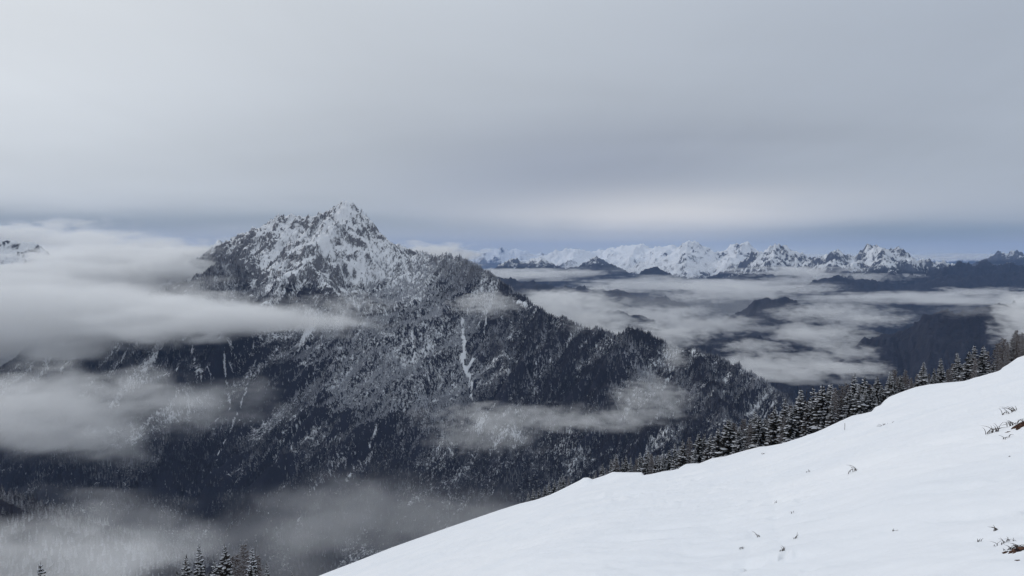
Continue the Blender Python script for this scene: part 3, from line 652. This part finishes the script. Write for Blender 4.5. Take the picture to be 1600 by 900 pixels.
def spruce_proto(seed, H=14.0, Rb=2.7, snowp=0.72, gap=0.0):
    rng = random.Random(seed); cr, sn, tr = MB(), MB(), MB()
    lean = (rng.uniform(-.15, .15), rng.uniform(-.15, .15))
    tube(tr, [(lean[0] * k_, lean[1] * k_, H * k_ / 5 - (0.8 if k_ == 0 else 0)) for k_ in range(6)], [0.20, 0.17, 0.13, 0.10, 0.06, 0.015])
    z = 0.05 * H; a0 = 0
    while z < H * 0.97:
        q = z / H; Rz = Rb * (1 - q) ** 0.78 * rng.uniform(0.75, 1.18) + 0.12
        nb = 9 if q < 0.5 else (7 if q < 0.8 else 5)
        for b in range(nb):
            if rng.random() < gap: continue
            bough(cr, sn, rng, z + rng.uniform(-.25, .25), a0 + 2 * math.pi * b / nb + rng.uniform(-.25, .25), Rz * rng.uniform(0.72, 1.15), rng.uniform(0.25, 0.5) * (1.15 - q * 0.9), rng.random() < snowp)
        a0 += 0.9; z += H * 0.042 * (1.1 - 0.45 * q)
    for k_ in range(3):
        a = k_ * 2.1; cr.tri(Vector((0, 0, H * 1.02)), Vector((0.16 * math.cos(a), 0.16 * math.sin(a), H * 0.93)), Vector((0.16 * math.cos(a + 1.5), 0.16 * math.sin(a + 1.5), H * 0.93)))
    return tr.mesh('trunk', True), cr.mesh('crown'), sn.mesh('branch_snow', True)
def larch_proto(seed, H=14.0):
    rng = random.Random(seed); cr, sn, tr = MB(), MB(), MB()
    tube(tr, [(rng.uniform(-.1, .1), rng.uniform(-.1, .1), H * k_ / 5 - (0.8 if k_ == 0 else 0)) for k_ in range(6)], [0.17, 0.14, 0.11, 0.08, 0.05, 0.012])
    z = 0.10 * H
    while z < H * 0.98:
        q = z / H; nb = 5
        for b in range(nb):
            ang = rng.uniform(0, 6.28); L = (2.1 * (1 - q) ** 0.6 + 0.2) * rng.uniform(0.6, 1.1)
            d = Vector((math.cos(ang), math.sin(ang), rng.uniform(-0.05, 0.35))); p0 = Vector((0, 0, z)); s = Vector((-d.y, d.x, 0)); up = Vector((0, 0, 1))
            p1 = p0 + d * (L * 0.55); p2 = p0 + d * L + up * (L * 0.12)
            for (a, b2, w) in ((p0, p1, 0.035), (p1, p2, 0.02)):
                cr.poly(a - up * w, a + up * w, b2 + up * w * 0.6, b2 - up * w * 0.6)
                cr.poly(a - s * w, a + s * w, b2 + s * w * 0.6, b2 - s * w * 0.6)
            for k_ in range(13):
                a = p0.lerp(p2, rng.uniform(0.25, 1.0)); e = a + s * rng.uniform(-.6, .6) * (1.1 - q) + d * rng.uniform(0, .4) + up * rng.uniform(-.45, .3)
                w = 0.045; cr.tri(a - up * w, a + up * w, e); cr.tri(a - s * w, a + d * w, e - up * 0.2)
                if rng.random() < 0.55: sn.tri(a + up * 0.05, a + up * 0.13, e + up * 0.06)
            if rng.random() < 0.35: sn.poly(p0 + up * 0.04, p0 + up * 0.10, p1 + up * 0.09, p1 + up * 0.03)
        z += H * 0.022
    return tr.mesh('trunk', True), cr.mesh('crown'), sn.mesh('branch_snow')
spruces = [spruce_proto(11), spruce_proto(12, 14, 2.3, 0.8), spruce_proto(13, 14, 3.1, 0.66), spruce_proto(14, 14, 2.0, 0.75, 0.12), spruce_proto(15, 14, 2.8, 0.85), spruce_proto(16, 14, 2.5, 0.55, 0.05)]
larches = [larch_proto(21), larch_proto(22), larch_proto(23)]
def plant_tree(kind, x, y, ztop, zbase, rz, label, group, idx, wide=1.0):
    ms = (spruces if kind == 'spruce' else larches)[idx % (6 if kind == 'spruce' else 3)]
    r = bpy.data.objects.new(kind + '_tree', None); COL.objects.link(r)
    s = (ztop - zbase) / 14.0; r.location = (x, y, zbase); r.rotation_euler = (rng.uniform(-.035, .035), rng.uniform(-.035, .035), rz); wide *= rng.uniform(0.82, 1.2); r.scale = (s * wide, s * wide, s)
    tag(r, label, 'tree', group)
    t = link('trunk', ms[0], m_bark, r); c_ = link('crown', ms[1], m_needle if kind == 'spruce' else m_twig, r); link('branch_snow', ms[2], m_treesnow, c_)
    return r
# (u of the stem, v of the top, metres behind the rim, kind, width)
row = [(826,774,6,'s'),(834,770,8,'s'),(842,767,6,'s'),(851,765,10,'s'),(858,759,8,'s'),(866,757,12,'s'),(874,751,8,'s'),(881,750,10,'s'),(888,752,8,'l'),
       (921,742,3,'s'),(931,735,5,'l'),(942,725,8,'s'),(955,717,10,'s'),(963,709,12,'s'),(972,718,8,'s'),(979,712,14,'s'),(985,714,8,'s'),(994,717,16,'l'),(1001,706,10,'s'),(1012,703,14,'s'),(1019,710,10,'l'),
       (1028,712,20,'l'),(1036,710,8,'s'),(1046,702,14,'s'),(1056,692,12,'s'),(1063,697,20,'s'),(1068,687,12,'s'),(1078,683,24,'l'),(1086,700,5,'s'),(1092,677,14,'s'),(1100,676,18,'s'),(1109,677,8,'s'),(1117,684,16,'l'),
       (1122,669,10,'s'),(1133,664,26,'l'),(1139,655,12,'s'),(1147,661,16,'l'),(1156,666,10,'s'),(1163,655,22,'l'),(1172,651,14,'s'),(1181,642,20,'s'),(1187,650,8,'s'),(1196,652,14,'s'),(1204,647,20,'l'),(1210,634,10,'s'),
       (1218,645,16,'s'),(1228,622,12,'s'),(1237,636,6,'s'),(1246,632,18,'s'),(1253,608,16,'s'),(1261,626,8,'s'),(1268,604,20,'s'),(1277,612,12,'s'),(1286,601,10,'s'),(1292,606,18,'l'),(1298,599,14,'s'),(1306,606,8,'l'),
       (1314,602,20,'l'),(1322,598,14,'l'),(1328,608,8,'s'),(1335,583,12,'s'),(1343,600,6,'s'),(1350,588,14,'s'),(1358,600,18,'l'),(1364,606,8,'s'),(1371,588,14,'s'),(1379,602,18,'l'),(1391,580,10,'s'),(1399,577,22,'l'),(1408,586,10,'s'),
       (1415,578,24,'l'),(1424,590,12,'l'),(1433,584,18,'l'),(1443,565,10,'s'),(1452,584,16,'l'),(1461,575,12,'s'),(1472,560,12,'s'),(1481,577,14,'l'),(1489,568,18,'l'),(1498,551,12,'s'),(1506,574,20,'l'),(1515,548,16,'s'),(1523,540,14,'s'),
       (1530,558,20,'l'),(1537,540,12,'s'),(1544,548,22,'l'),(1552,563,6,'s'),(1559,536,20,'l'),(1567,528,14,'l'),(1574,534,10,'l'),(1582,522,18,'l'),(1590,516,12,'l'),(1598,520,8,'l'),(1608,510,14,'l'),(1618,500,12,'s'),(1630,496,14,'l')]
rng = random.Random(5)
NUMW = ['first', 'second', 'third', 'fourth', 'fifth', 'sixth', 'seventh', 'eighth', 'ninth', 'tenth', 'eleventh', 'twelfth', 'thirteenth', 'fourteenth', 'fifteenth', 'sixteenth', 'seventeenth', 'eighteenth', 'nineteenth', 'twentieth']
def nth(i):
    if i < 20: return NUMW[i]
    return ('twenty-' if i < 29 else 'thirty-' if i < 39 else 'forty-' if i < 49 else 'fifty-') + NUMW[(i - 19) % 10 - 1] if (i + 1) % 10 else {30: 'thirtieth', 40: 'fortieth', 50: 'fiftieth', 60: 'sixtieth'}[i + 1]
cnt = {}
for i, (u, v, bh, kd) in enumerate(row):
    t = (u - 800) / F; D = float(np.interp(t, TS, DSM)) + bh
    if u < 915: v -= 6
    top = P(u, v, D); g0 = sz(top[0], top[1]) - 0.3
    hgt = top[2] - g0
    kind = 'spruce' if kd == 's' else 'larch'
    zone = ('low end of the row' if u < 915 else 'lower half of the row' if u < 1195 else 'dense middle of the row' if u < 1385 else 'upper right of the row')
    key = (kind, zone); n_ = cnt.get(key, 0); cnt[key] = n_ + 1
    look = 'snow-laden spruce' if kind == 'spruce' else 'bare brownish larch'
    size = 'tall ' if hgt > 15 else 'small ' if hgt < 9 else ''
    last = ''
    if u > 1600: continue_label = ''
    lab = f'{size}{look}, {nth(n_)} {kind} from the left in the {zone}'
    plant_tree(kind, top[0], top[1], top[2], g0, rng.uniform(0, 6.28), lab, 'trees behind the snow edge', i * 7 + 3, 1.3 if kind == 'spruce' else 1.15)
# second row, half hidden between the stems of the first
vs_top = np.interp(np.arange(915, 1640, 5.6), [r_[0] for r_ in row], [r_[1] for r_ in row])
for i, u in enumerate(np.arange(915, 1640, 5.6)):
    u = u + rng.uniform(-2.5, 2.5); near = [r_[1] for r_ in row if abs(r_[0] - u) < 16]; v = (max(near) if near else vs_top[i]) + rng.uniform(-3, 16)
    t = (u - 800) / F; D = float(np.interp(t, TS, DSM)) + rng.uniform(6, 40); kind = 'larch' if rng.random() < (0.45 if u < 1400 else 0.7) else 'spruce'
    top = P(u, v, D); g0 = sz(top[0], top[1]) - 0.3
    zone = 'lower half' if u < 1195 else 'dense middle' if u < 1385 else 'upper right'; key = (kind, zone, 2); n_ = cnt.get(key, 0); cnt[key] = n_ + 1
    plant_tree(kind, top[0], top[1], top[2], g0, rng.uniform(0, 6.28), f"{'spruce' if kind == 'spruce' else 'bare larch'} half hidden in the second row, {nth(n_)} from left in its {zone}", 'half hidden trees of the second row', i * 5 + 1, 1.3)
# lower left group, tops only in view
for (u, v, D, kd, idx, wd, lab) in [
    (62, 879, 150, 's', 1, 1.0, 'lone small snow-dusted spruce top at the bottom left corner'),
    (290, 868, 150, 's', 3, 1.0, 'slim spruce at the left of the bottom tree clump'),
    (310, 852, 145, 's', 4, 0.9, 'slender spruce with bare gap below its pointed top in the bottom clump'),
    (352, 851, 140, 's', 2, 1.05, 'broad snow-laden spruce in the middle of the bottom clump'),
    (379, 852, 160, 'l', 0, 1.3, 'brownish bare larch behind the two tallest spruces of the bottom clump'),
    (393, 855, 135, 's', 4, 0.85, 'snow-laden spruce right of the larch in the bottom clump'),
    (366, 866, 150, 'l', 1, 1.4, 'tangled bare larch between the spruces of the bottom clump'),
    (334, 876, 132, 's', 0, 1.2, 'low wide spruce at the front of the bottom clump'),
    (403, 868, 142, 'l', 2, 1.2, 'thin frosted larch right of the bottom clump'),
    (416, 878, 150, 's', 1, 0.8, 'small pale spruce at the right edge of the bottom clump'),
    (457, 893, 150, 's', 3, 0.9, 'tiny spruce tip standing alone right of the bottom clump'),
    (274, 893, 150, 's', 5, 1.0, 'spruce tip barely rising left of the bottom clump')]:
    top = P(u, v, D); g0 = sz(top[0], top[1]) - 0.3
    plant_tree('spruce' if kd == 's' else 'larch', top[0], top[1], top[2], max(g0, top[2] - 17), rng.uniform(0, 6.28), lab, 'trees below the slope', idx, wd)

# ------------------------------------------------------------------ grass and bare spots in the snow
m_grass, H, o = new_mat('dry_grass'); principled(H, o, (0.06, 0.05, 0.045), 0.9, 0.1)
m_soil, H, o = new_mat('bare_soil'); g = H.node('ShaderNodeNewGeometry')
ns = H.noise(g.outputs['Position'], 28.0, 4, 0.6)
principled(H, o, H.mix(H.ramp(ns, 0.35, 0.65), (0.012, 0.009, 0.010), (0.12, 0.065, 0.045)), 0.95, 0.1, bump(H, ns, 0.8, 0.02))
def blade(mb, x, y, ang, L, bend, w):
    z = sz(x, y) - 0.02 * L; pts = []
    for k_ in range(6):
        q = k_ / 5; pts.append((x + math.cos(ang) * L * bend * q * q, y + math.sin(ang) * L * bend * q * q, z + L * (q - bend * 0.55 * q * q)))
    tube(mb, pts, [w, w, w * 0.9, w * 0.7, w * 0.5, w * 0.15], 4)
def tuft(u, v, n, size_px, w_px, lab, seed, spread=0.5, bend=1.0):
    rg = random.Random(seed); p = ray_hit(u, v); mpp = p[1] / F; mb = MB()
    r = bpy.data.objects.new('grass_tuft', None); COL.objects.link(r); r.location = (p[0], p[1], sz(p[0], p[1])); tag(r, lab, 'grass', 'dry grass poking through the snow')
    for i in range(n):
        mb = MB(); x = p[0] + rg.uniform(-1, 1) * size_px * spread * mpp; y = p[1] + rg.uniform(-1, 1) * size_px * spread * mpp
        blade(mb, x, y, rg.uniform(0, 6.28), size_px * mpp * rg.uniform(0.6, 1.1), bend * rg.uniform(0.3, 1.2), w_px * mpp * 0.5)
        me = mb.mesh('blade', True); me.transform(__import__('mathutils').Matrix.Translation(-Vector(r.location)))
        link('blade', me, m_grass, r)
for a in [(1553, 676, 16, 18, 1.0, 'clump of bent dry stalks left of the upper bare soil patch', 1), (1580, 645, 14, 14, 0.9, 'dry twigs poking out above the upper bare soil patch', 2, 0.8),
          (1572, 684, 5, 10, 0.9, 'short dry stalks at the lower edge of the upper bare soil patch', 3), (1387, 662, 16, 11, 0.9, 'scattered dry twigs just below the step in the snow edge', 4, 1.1),
          (1328, 740, 6, 16, 0.9, 'upright thin grass stalks alone on the middle of the slope', 5), (1263, 738, 3, 7, 0.9, 'small arched grass blade on the open snow', 6),
          (1187, 838, 3, 14, 1.0, 'longest arched blade bending left near the bottom of the slope', 7, 0.4, 1.6), (1214, 784, 4, 8, 0.8, 'short slanting stalk uppermost of the line of small stalks', 8),
          (1245, 840, 4, 11, 0.9, 'two crossed thin stalks right of the arched blade', 9), (1222, 862, 7, 10, 1.0, 'dark stalks beside the small hole in the snow', 10, 0.4), (1160, 856, 4, 8, 0.8, 'faint dry blades on the low hump near the bottom', 11),
          (1396, 828, 4, 8, 0.9, 'lone flattened blade on bare snow left of the lower soil patch', 12), (1556, 828, 4, 12, 1.4, 'thick dark curled blade above the lower soil patch', 13, 0.3, 1.6), (1533, 846, 4, 10, 1.0, 'thin curled blade left of the lower soil patch', 14),
          (1568, 850, 14, 11, 0.9, 'fine dry blades just above the lower soil patch', 15, 0.9), (1170, 888, 5, 12, 0.8, 'thin blades at the bottom edge of the picture', 16), (1577, 714, 2, 4, 1.0, 'tiny dark grass tip between the two soil patches', 17, 0.2),
          (1193, 710, 3, 5, 0.8, 'tiny grass tips near the tree edge', 18), (1237, 803, 3, 5, 0.8, 'short flat blade right of the line of small stalks', 19)]:
    tuft(*a)
def clod(cx, cy_, rx, ry, hgt, seed):
    rg = np.random.RandomState(seed); n, m_ = 22, 9; vs = []; fs = []
    ph = rg.uniform(0, 6.28, 6)
    for j in range(m_):
        q = j / (m_ - 1)
        for i in range(n):
            a = 2 * math.pi * i / n; rr = 1 + 0.25 * math.sin(2 * a + ph[0]) + 0.18 * math.sin(3 * a + ph[1]) + 0.10 * math.sin(7 * a + ph[2])
            x = cx + rx * rr * q * math.cos(a); y = cy_ + ry * rr * q * math.sin(a)
            vs.append((x, y, sz(x, y) + hgt * (1 - q ** 2) * (1 + 0.5 * math.sin(x * 90 + ph[3]) * math.sin(y * 70)) - 0.02 * hgt - 0.6 * hgt * (q > 0.95)))
    for j in range(m_ - 1):
        for i in range(n): fs.append((j * n + i, j * n + (i + 1) % n, (j + 1) * n + (i + 1) % n, (j + 1) * n + i))
    me = bpy.data.meshes.new('soil'); me.from_pydata(vs, [], fs); me.update(); return me
for (u, v, w, hpx, n_, lab, seed) in [(1594, 666, 20, 9, 12, 'dark reddish-brown bare soil patch at the right edge, the upper one', 1), (1592, 860, 20, 7, 12, 'brown soil with broken heather at the lower right edge', 2),
                                  (1590, 877, 5, 4, 3, 'small round dark clod below the lower soil patch', 3), (1226, 873, 2.6, 2.2, 2, 'small dark hole with soil in the snow near the bottom', 4)]:
    rg_ = random.Random(seed); p = ray_hit(u, v); mpp = p[1] / F
    r = bpy.data.objects.new('soil_patch', None); COL.objects.link(r); r.location = (p[0], p[1], sz(p[0], p[1])); tag(r, lab, 'soil', 'bare soil showing through the snow')
    for j in range(n_):
        qx, qy = (0, 0) if j == 0 else (rg_.gauss(0, 0.5), rg_.gauss(0, 0.5)); ss = 0.62 if j == 0 else rg_.uniform(0.18, 0.42)
        me = clod(p[0] + qx * w * mpp, p[1] + qy * hpx * 1.8 * mpp, w * mpp * ss, hpx * mpp * 1.7 * ss, 0.8 * hpx * mpp * ss, seed * 10 + j)
        me.transform(__import__('mathutils').Matrix.Translation(-Vector(r.location))); link('clod', me, m_soil, r)
# debris on the soil
for (u, v, n_, sz_, lab, sd_) in [(1588, 662, 14, 12, 'tangle of dry stems lying over the upper soil patch', 31), (1586, 858, 26, 11, 'tangle of broken brown stems over the lower soil patch', 32)]:
    tuft(u, v, n_, sz_, 1.2, lab, sd_, 1.0, 1.5)
p = ray_hit(1320, 672); mb = MB(); b = Vector((0, 0, 0)); tube(mb, [b - Vector((0, 0, 0.1)), b + Vector((0.01, 0, 0.5 * p[1] * 20 / F)), b + Vector((0.0, 0, p[1] * 11 / F))], [0.02, 0.02, 0.015], 6)
o2 = link('stick', mb.mesh('stick', True), m_bark); o2.location = (p[0], p[1], sz(p[0], p[1])); tag(o2, 'single thin upright stick in the snow near the tree edge', 'stick')
#@@CLOUDS
# ------------------------------------------------------------------ clouds and haze
def cloud_mat():
    m, H, o = new_mat('cloud_vapour')
    tcn = H.node('ShaderNodeTexCoord'); l0 = H.node('ShaderNodeVectorMath', operation='LENGTH'); H.nt.links.new(tcn.outputs['Object'], l0.inputs[0])
    oi_ = H.node('ShaderNodeObjectInfo'); off = H.node('ShaderNodeVectorMath', operation='MULTIPLY_ADD'); H.put(off.inputs[0], oi_.outputs['Location']); off.inputs[1].default_value = (0.013,) * 3; H.put(off.inputs[2], tcn.outputs['Object'])
    wn = H.node('ShaderNodeTexNoise'); H.put(wn.inputs['Vector'], off.outputs[0]); wn.inputs['Scale'].default_value = 1.7; wn.inputs['Detail'].default_value = 2.0
    wv = H.node('ShaderNodeVectorMath', operation='MULTIPLY_ADD'); H.put(wv.inputs[0], wn.outputs['Color']); wv.inputs[1].default_value = (2.0, 1.2, 1.6); wv.inputs[2].default_value = (-1.0, -0.6, -0.8)
    ad = H.node('ShaderNodeVectorMath', operation='MULTIPLY_ADD'); H.put(ad.inputs[0], tcn.outputs['Object']); ad.inputs[1].default_value = (1.12, 1.12, 1.25); H.put(ad.inputs[2], wv.outputs[0])
    ln = H.node('ShaderNodeVectorMath', operation='LENGTH'); H.nt.links.new(ad.outputs[0], ln.inputs[0])
    g = H.node('ShaderNodeNewGeometry'); pos = g.outputs['Position']
    fs = attr(H, 'freq', 'OBJECT'); dn = attr(H, 'dens', 'OBJECT'); rg = attr(H, 'rag', 'OBJECT'); sh = attr(H, 'sharp', 'OBJECT')
    sc = H.node('ShaderNodeVectorMath', operation='SCALE'); H.put(sc.inputs[0], H.mapv(pos, (1, 0.7, 2.6))); H.put(sc.inputs['Scale'], fs)
    n = H.noise(sc.outputs[0], 1.0, 5.0, 0.6, 0.5)
    body = H.sub(1.0, ln.outputs['Value'])
    d = H.add(H.mul(body, 0.9), H.mul(rg, H.sub(n, 0.54)))
    d = H.mul(H.m('MULTIPLY', d, sh, clamp=True), H.mul(H.ramp(body, 0.0, 0.3), H.ramp(H.sub(1.0, l0.outputs['Value']), 0.0, 0.15)))
    d = H.mul(H.mul(d, d), dn)
    v = H.node('ShaderNodeVolumePrincipled'); v.inputs['Color'].default_value = (1, 1, 1, 1); v.inputs['Anisotropy'].default_value = 0.0
    H.put(v.inputs['Density'], d); H.nt.links.new(v.outputs[0], o.inputs['Volume'])
    m.cycles.volume_step_rate = 0.45
    return m
m_cloud = cloud_mat()
def ico(sub=3):
    import bmesh
    bm = bmesh.new(); bmesh.ops.create_icosphere(bm, subdivisions=sub, radius=1.0); me = bpy.data.meshes.new('cloud'); bm.to_mesh(me); bm.free(); return me
ICO = ico()
def cloud(u, v, D, wpx, hpx, depth, tau=3.0, rag=1.3, freq=1.0, sharp=2.2, rot=0.0, name='cloud', lab=None):
    """bank centred at pixel (u, v) at depth D; half sizes wpx, hpx in photo pixels, depth in metres; tau = optical depth through its thin way"""
    p = P(u, v, D); mpp = D / F; wpx *= 1.3; hpx *= 1.45; depth *= 1.15
    o2 = link(name, ICO, m_cloud); o2.location = p; o2.scale = (wpx * mpp, depth, hpx * mpp); o2.rotation_euler = (0, rot, 0)
    o2['freq'] = freq / (0.5 * max(min(wpx * mpp, depth), hpx * mpp)); o2['rag'] = rag; o2['sharp'] = sharp
    o2['dens'] = tau / min(depth, wpx * mpp)
    tag(o2, lab, 'cloud', kind='stuff')
    return o2
LB = 'grey-white cloud bank '
# left sea of cloud
cloud(60, 490, 5600, 480, 105, 900, 5, 0.9, 1.6, 3, lab=LB + 'filling the valley left of the main mountain')
cloud(250, 462, 4900, 150, 70, 380, 3.5, 1.2, 1.8, 3, lab=LB + 'pressed behind the left shoulder of the mountain')
cloud(50, 415, 7600, 330, 62, 900, 3.5, 1.7, 2.4, 3, lab=LB + 'with ragged top under the left horizon')
cloud(345, 497, 3150, 235, 38, 300, 3.2, 0.9, 1.5, 2.6, lab='low flat grey cloud lying across the foot of the peak')
cloud(60, 487, 3400, 330, 66, 480, 4, 1.0, 1.5, 2.5, lab='low thick grey cloud in front of the left flank')
cloud(60, 645, 2600, 270, 80, 350, 2.0, 1.1, 1.5, 2.0, lab='soft mist below the dark gap at the left')
cloud(300, 630, 2700, 170, 50, 250, 0.5, 1.6, 1.5, 2.0, lab='thin mist trailing over the dark left flank')
cloud(660, 830, 2050, 290, 85, 260, 0.50, 1.0, 1.3, 2.0, lab='grey mist in the valley below the mountain')
cloud(420, 860, 1700, 200, 80, 320, 0.30, 0.9, 1.2, 2.0, lab='grey mist behind the bottom tree clump')
cloud(60, 880, 700, 300, 90, 110, 1.0, 0.9, 1.0, 2.0, lab='pale mist over the lower left forest slope')
cloud(860, 655, 2450, 210, 26, 200, 1.0, 2.2, 2.4, 2.2, lab='mist band across the foot of the right ridge')
cloud(760, 680, 2400, 110, 34, 160, 0.55, 2.0, 2.2, 2.0, lab='thin mist under the mist band')
cloud(1010, 625, 2450, 80, 44, 130, 0.7, 2.2, 2.4, 2.2, lab='wisp climbing the forested right ridge')
cloud(752, 476, 3150, 60, 22, 110, 1.0, 2.2, 2.2, 2.2, lab='wisp caught on the ridge beside the snowy meadow')
cloud(540, 480, 3350, 80, 30, 110, 0.6, 2.0, 2.0, 2.2, lab='thin wisp at the centre of the mountain face')
cloud(1056, 556, 2800, 26, 24, 70, 0.7, 2.2, 2.2, 2.2, lab='small wisp over the notch of the right ridge')
cloud(925, 505, 3300, 55, 22, 110, 0.8, 2.2, 2.2, 2.2, lab='wisp spilling over the ridge right of the meadow')
cloud(20, 366, 6300, 70, 17, 250, 2.5, 2.2, 2.0, 3, lab='puff at the top of the left cloud beside the snowy hump')
cloud(115, 374, 6300, 75, 15, 250, 2.5, 2.2, 2.0, 3, lab='bright ragged puff on top of the left cloud')
cloud(180, 388, 6300, 60, 12, 250, 2.2, 2.2, 2.0, 3, lab='puff at the right end of the ragged left cloud top')
cloud(300, 395, 5700, 70, 12, 250, 2.2, 2.2, 2.0, 3, lab='flat puff on the cloud left of the peak')
cloud(150, 425, 4100, 170, 32, 300, 3.0, 1.2, 1.8, 3, lab='cloud in front of the low snowy humps at the left')
cloud(10, 440, 4000, 110, 26, 300, 3.0, 1.2, 1.8, 3, lab='cloud under the snowy hump at the left edge')
cloud(270, 420, 4250, 90, 30, 250, 2.4, 1.5, 1.8, 3, lab='cloud lapping the left shoulder of the peak')
cloud(270, 396, 4300, 70, 14, 150, 2.2, 1.8, 1.8, 3, lab='small cloud crest left of the dark shoulder')
# behind the right ridge
cloud(1150, 490, 8200, 330, 50, 1800, 0.4, 0.9, 2.2, 2, lab='thin veil of mist over the right valley')
cloud(1130, 418, 17200, 420, 12, 2500, 0.5, 0.9, 1.5, 2, lab='faint mist along the foot of the snowy range')
cloud(1350, 435, 12600, 200, 9, 700, 1.6, 2.3, 3.0, 3, lab='thin strip of cloud before the highest right peak')
cloud(960, 452, 9700, 60, 8, 300, 0.94, 2.6, 3.2, 3, lab='small torn cloud over the blue gap')
cloud(1035, 448, 10200, 50, 7, 300, 0.94, 2.6, 3.2, 3, lab='small torn cloud above the small dark hill')
cloud(1075, 486, 7900, 45, 9, 250, 0.86, 2.6, 3.2, 3, lab='small torn cloud right of the small dark hill')
cloud(1250, 452, 9900, 70, 8, 350, 1.01, 2.6, 3.2, 3, lab='small torn cloud under the far dark ridge')
cloud(1370, 500, 6300, 60, 10, 250, 0.86, 2.6, 3.2, 3, lab='small torn cloud on the top of the big dark hill')
cloud(1250, 525, 5700, 60, 12, 250, 0.79, 2.6, 3.2, 3, lab='small torn cloud in the middle of the right valley')
cloud(1180, 540, 5200, 60, 12, 250, 1.01, 2.6, 3.2, 3, lab='small torn cloud below the long dark hill')
cloud(1330, 575, 4500, 70, 9, 200, 1.2, 2.6, 3.2, 3, lab='small torn cloud above the tree row')
cloud(1540, 455, 9300, 90, 7, 350, 1.15, 2.6, 3.2, 3, lab='flat thin cloud right under the dark ridge at the right')
cloud(940, 520, 4400, 70, 14, 250, 1.01, 2.6, 3.2, 3, lab='small torn cloud just behind the ridge')
cloud(1120, 575, 3900, 50, 10, 150, 1.2, 2.6, 3.2, 3, lab='small torn cloud beside the lower ridge')

cloud(1285, 522, 5700, 75, 18, 400, 1.58, 1.8, 2.4, 3, lab='cloud between the two dark hills at the right')
cloud(150, 400, 4300, 110, 18, 250, 2.4, 1.3, 1.8, 3, lab='cloud crest right of the snowy hump')
cloud(680, 402, 5600, 90, 22, 500, 2.5, 2.0, 2.4, 3, lab='cloud rising behind the notch right of the summit')
cloud(880, 482, 5400, 95, 40, 600, 2.4, 2.3, 2.4, 3, lab='lumpy cloud right behind the forested ridge')
cloud(800, 428, 12500, 170, 10, 1200, 3, 1.8, 2.6, 3, lab='flat far cloud under the blue pyramid peaks')
cloud(1080, 444, 11600, 220, 13, 1400, 2.16, 2.1, 2.8, 3, lab='flat cloud sheet in front of the snowy range')
cloud(1250, 425, 13000, 110, 9, 800, 2.4, 2.1, 2.6, 3, lab='bright far cloud below the right snowy peak')
cloud(1000, 492, 7700, 120, 18, 500, 1.3, 2.5, 3.0, 3, lab='broken cloud around the small dark valley hill')
cloud(1130, 456, 9300, 120, 17, 600, 1.58, 2.3, 3.0, 3, lab='cloud behind the long dark valley hill')
cloud(1470, 466, 8800, 260, 11, 900, 2.16, 2.1, 2.8, 3, lab='long cloud sheet across the right valley')
cloud(1300, 490, 6900, 110, 18, 450, 1.3, 2.4, 3.0, 3, lab='cloud strip right of the long dark valley hill')
cloud(1080, 508, 6500, 130, 17, 600, 1.37, 2.5, 3.0, 3, lab='broken cloud over the dark valley hills')
cloud(1200, 575, 4700, 170, 17, 500, 2.4, 2.2, 2.6, 3, lab='cloud strip above the valley end right of the ridge')
cloud(1030, 524, 4700, 130, 18, 400, 1.44, 2.3, 2.6, 3, lab='cloud strip behind the lower right ridge')
cloud(1320, 552, 4300, 60, 16, 250, 1.0, 2.3, 2.6, 3, lab='small cloud left of the big dark right hill')
cloud(1602, 505, 3800, 40, 50, 250, 2.0, 1.8, 2.0, 2.4, lab='cloud at the right edge above the trees')
cloud(1530, 486, 4300, 80, 12, 220, 0.29, 2.3, 2.6, 2.4, lab='veil over the dark hill at the right')
cloud(1250, 402, 30000, 420, 7, 4000, 1.6, 1.2, 1.8, 3, lab='thin pale cloud line behind the right peaks')

m_hz, H, o = new_mat('haze_air')
v = H.node('ShaderNodeVolumePrincipled'); v.inputs['Color'].default_value = (0.36, 0.57, 1.0, 1); v.inputs['Density'].default_value = 1.5e-5; v.inputs['Anisotropy'].default_value = 0.0
H.nt.links.new(v.outputs[0], o.inputs['Volume'])
x0, x1, y0, y1, z0, z1 = -59000, 59000, -3000, 63000, -1302, 1150
vv = [(x, y, z) for z in (z0, z1) for y in (y0, y1) for x in (x0, x1)]
me = bpy.data.meshes.new('haze'); me.from_pydata(vv, [], [(0, 2, 3, 1), (4, 5, 7, 6), (0, 1, 5, 4), (2, 6, 7, 3), (0, 4, 6, 2), (1, 3, 7, 5)]); me.update()
tag(link('haze', me, m_hz), 'thin blue air between the camera and the far mountains', 'haze', kind='stuff')
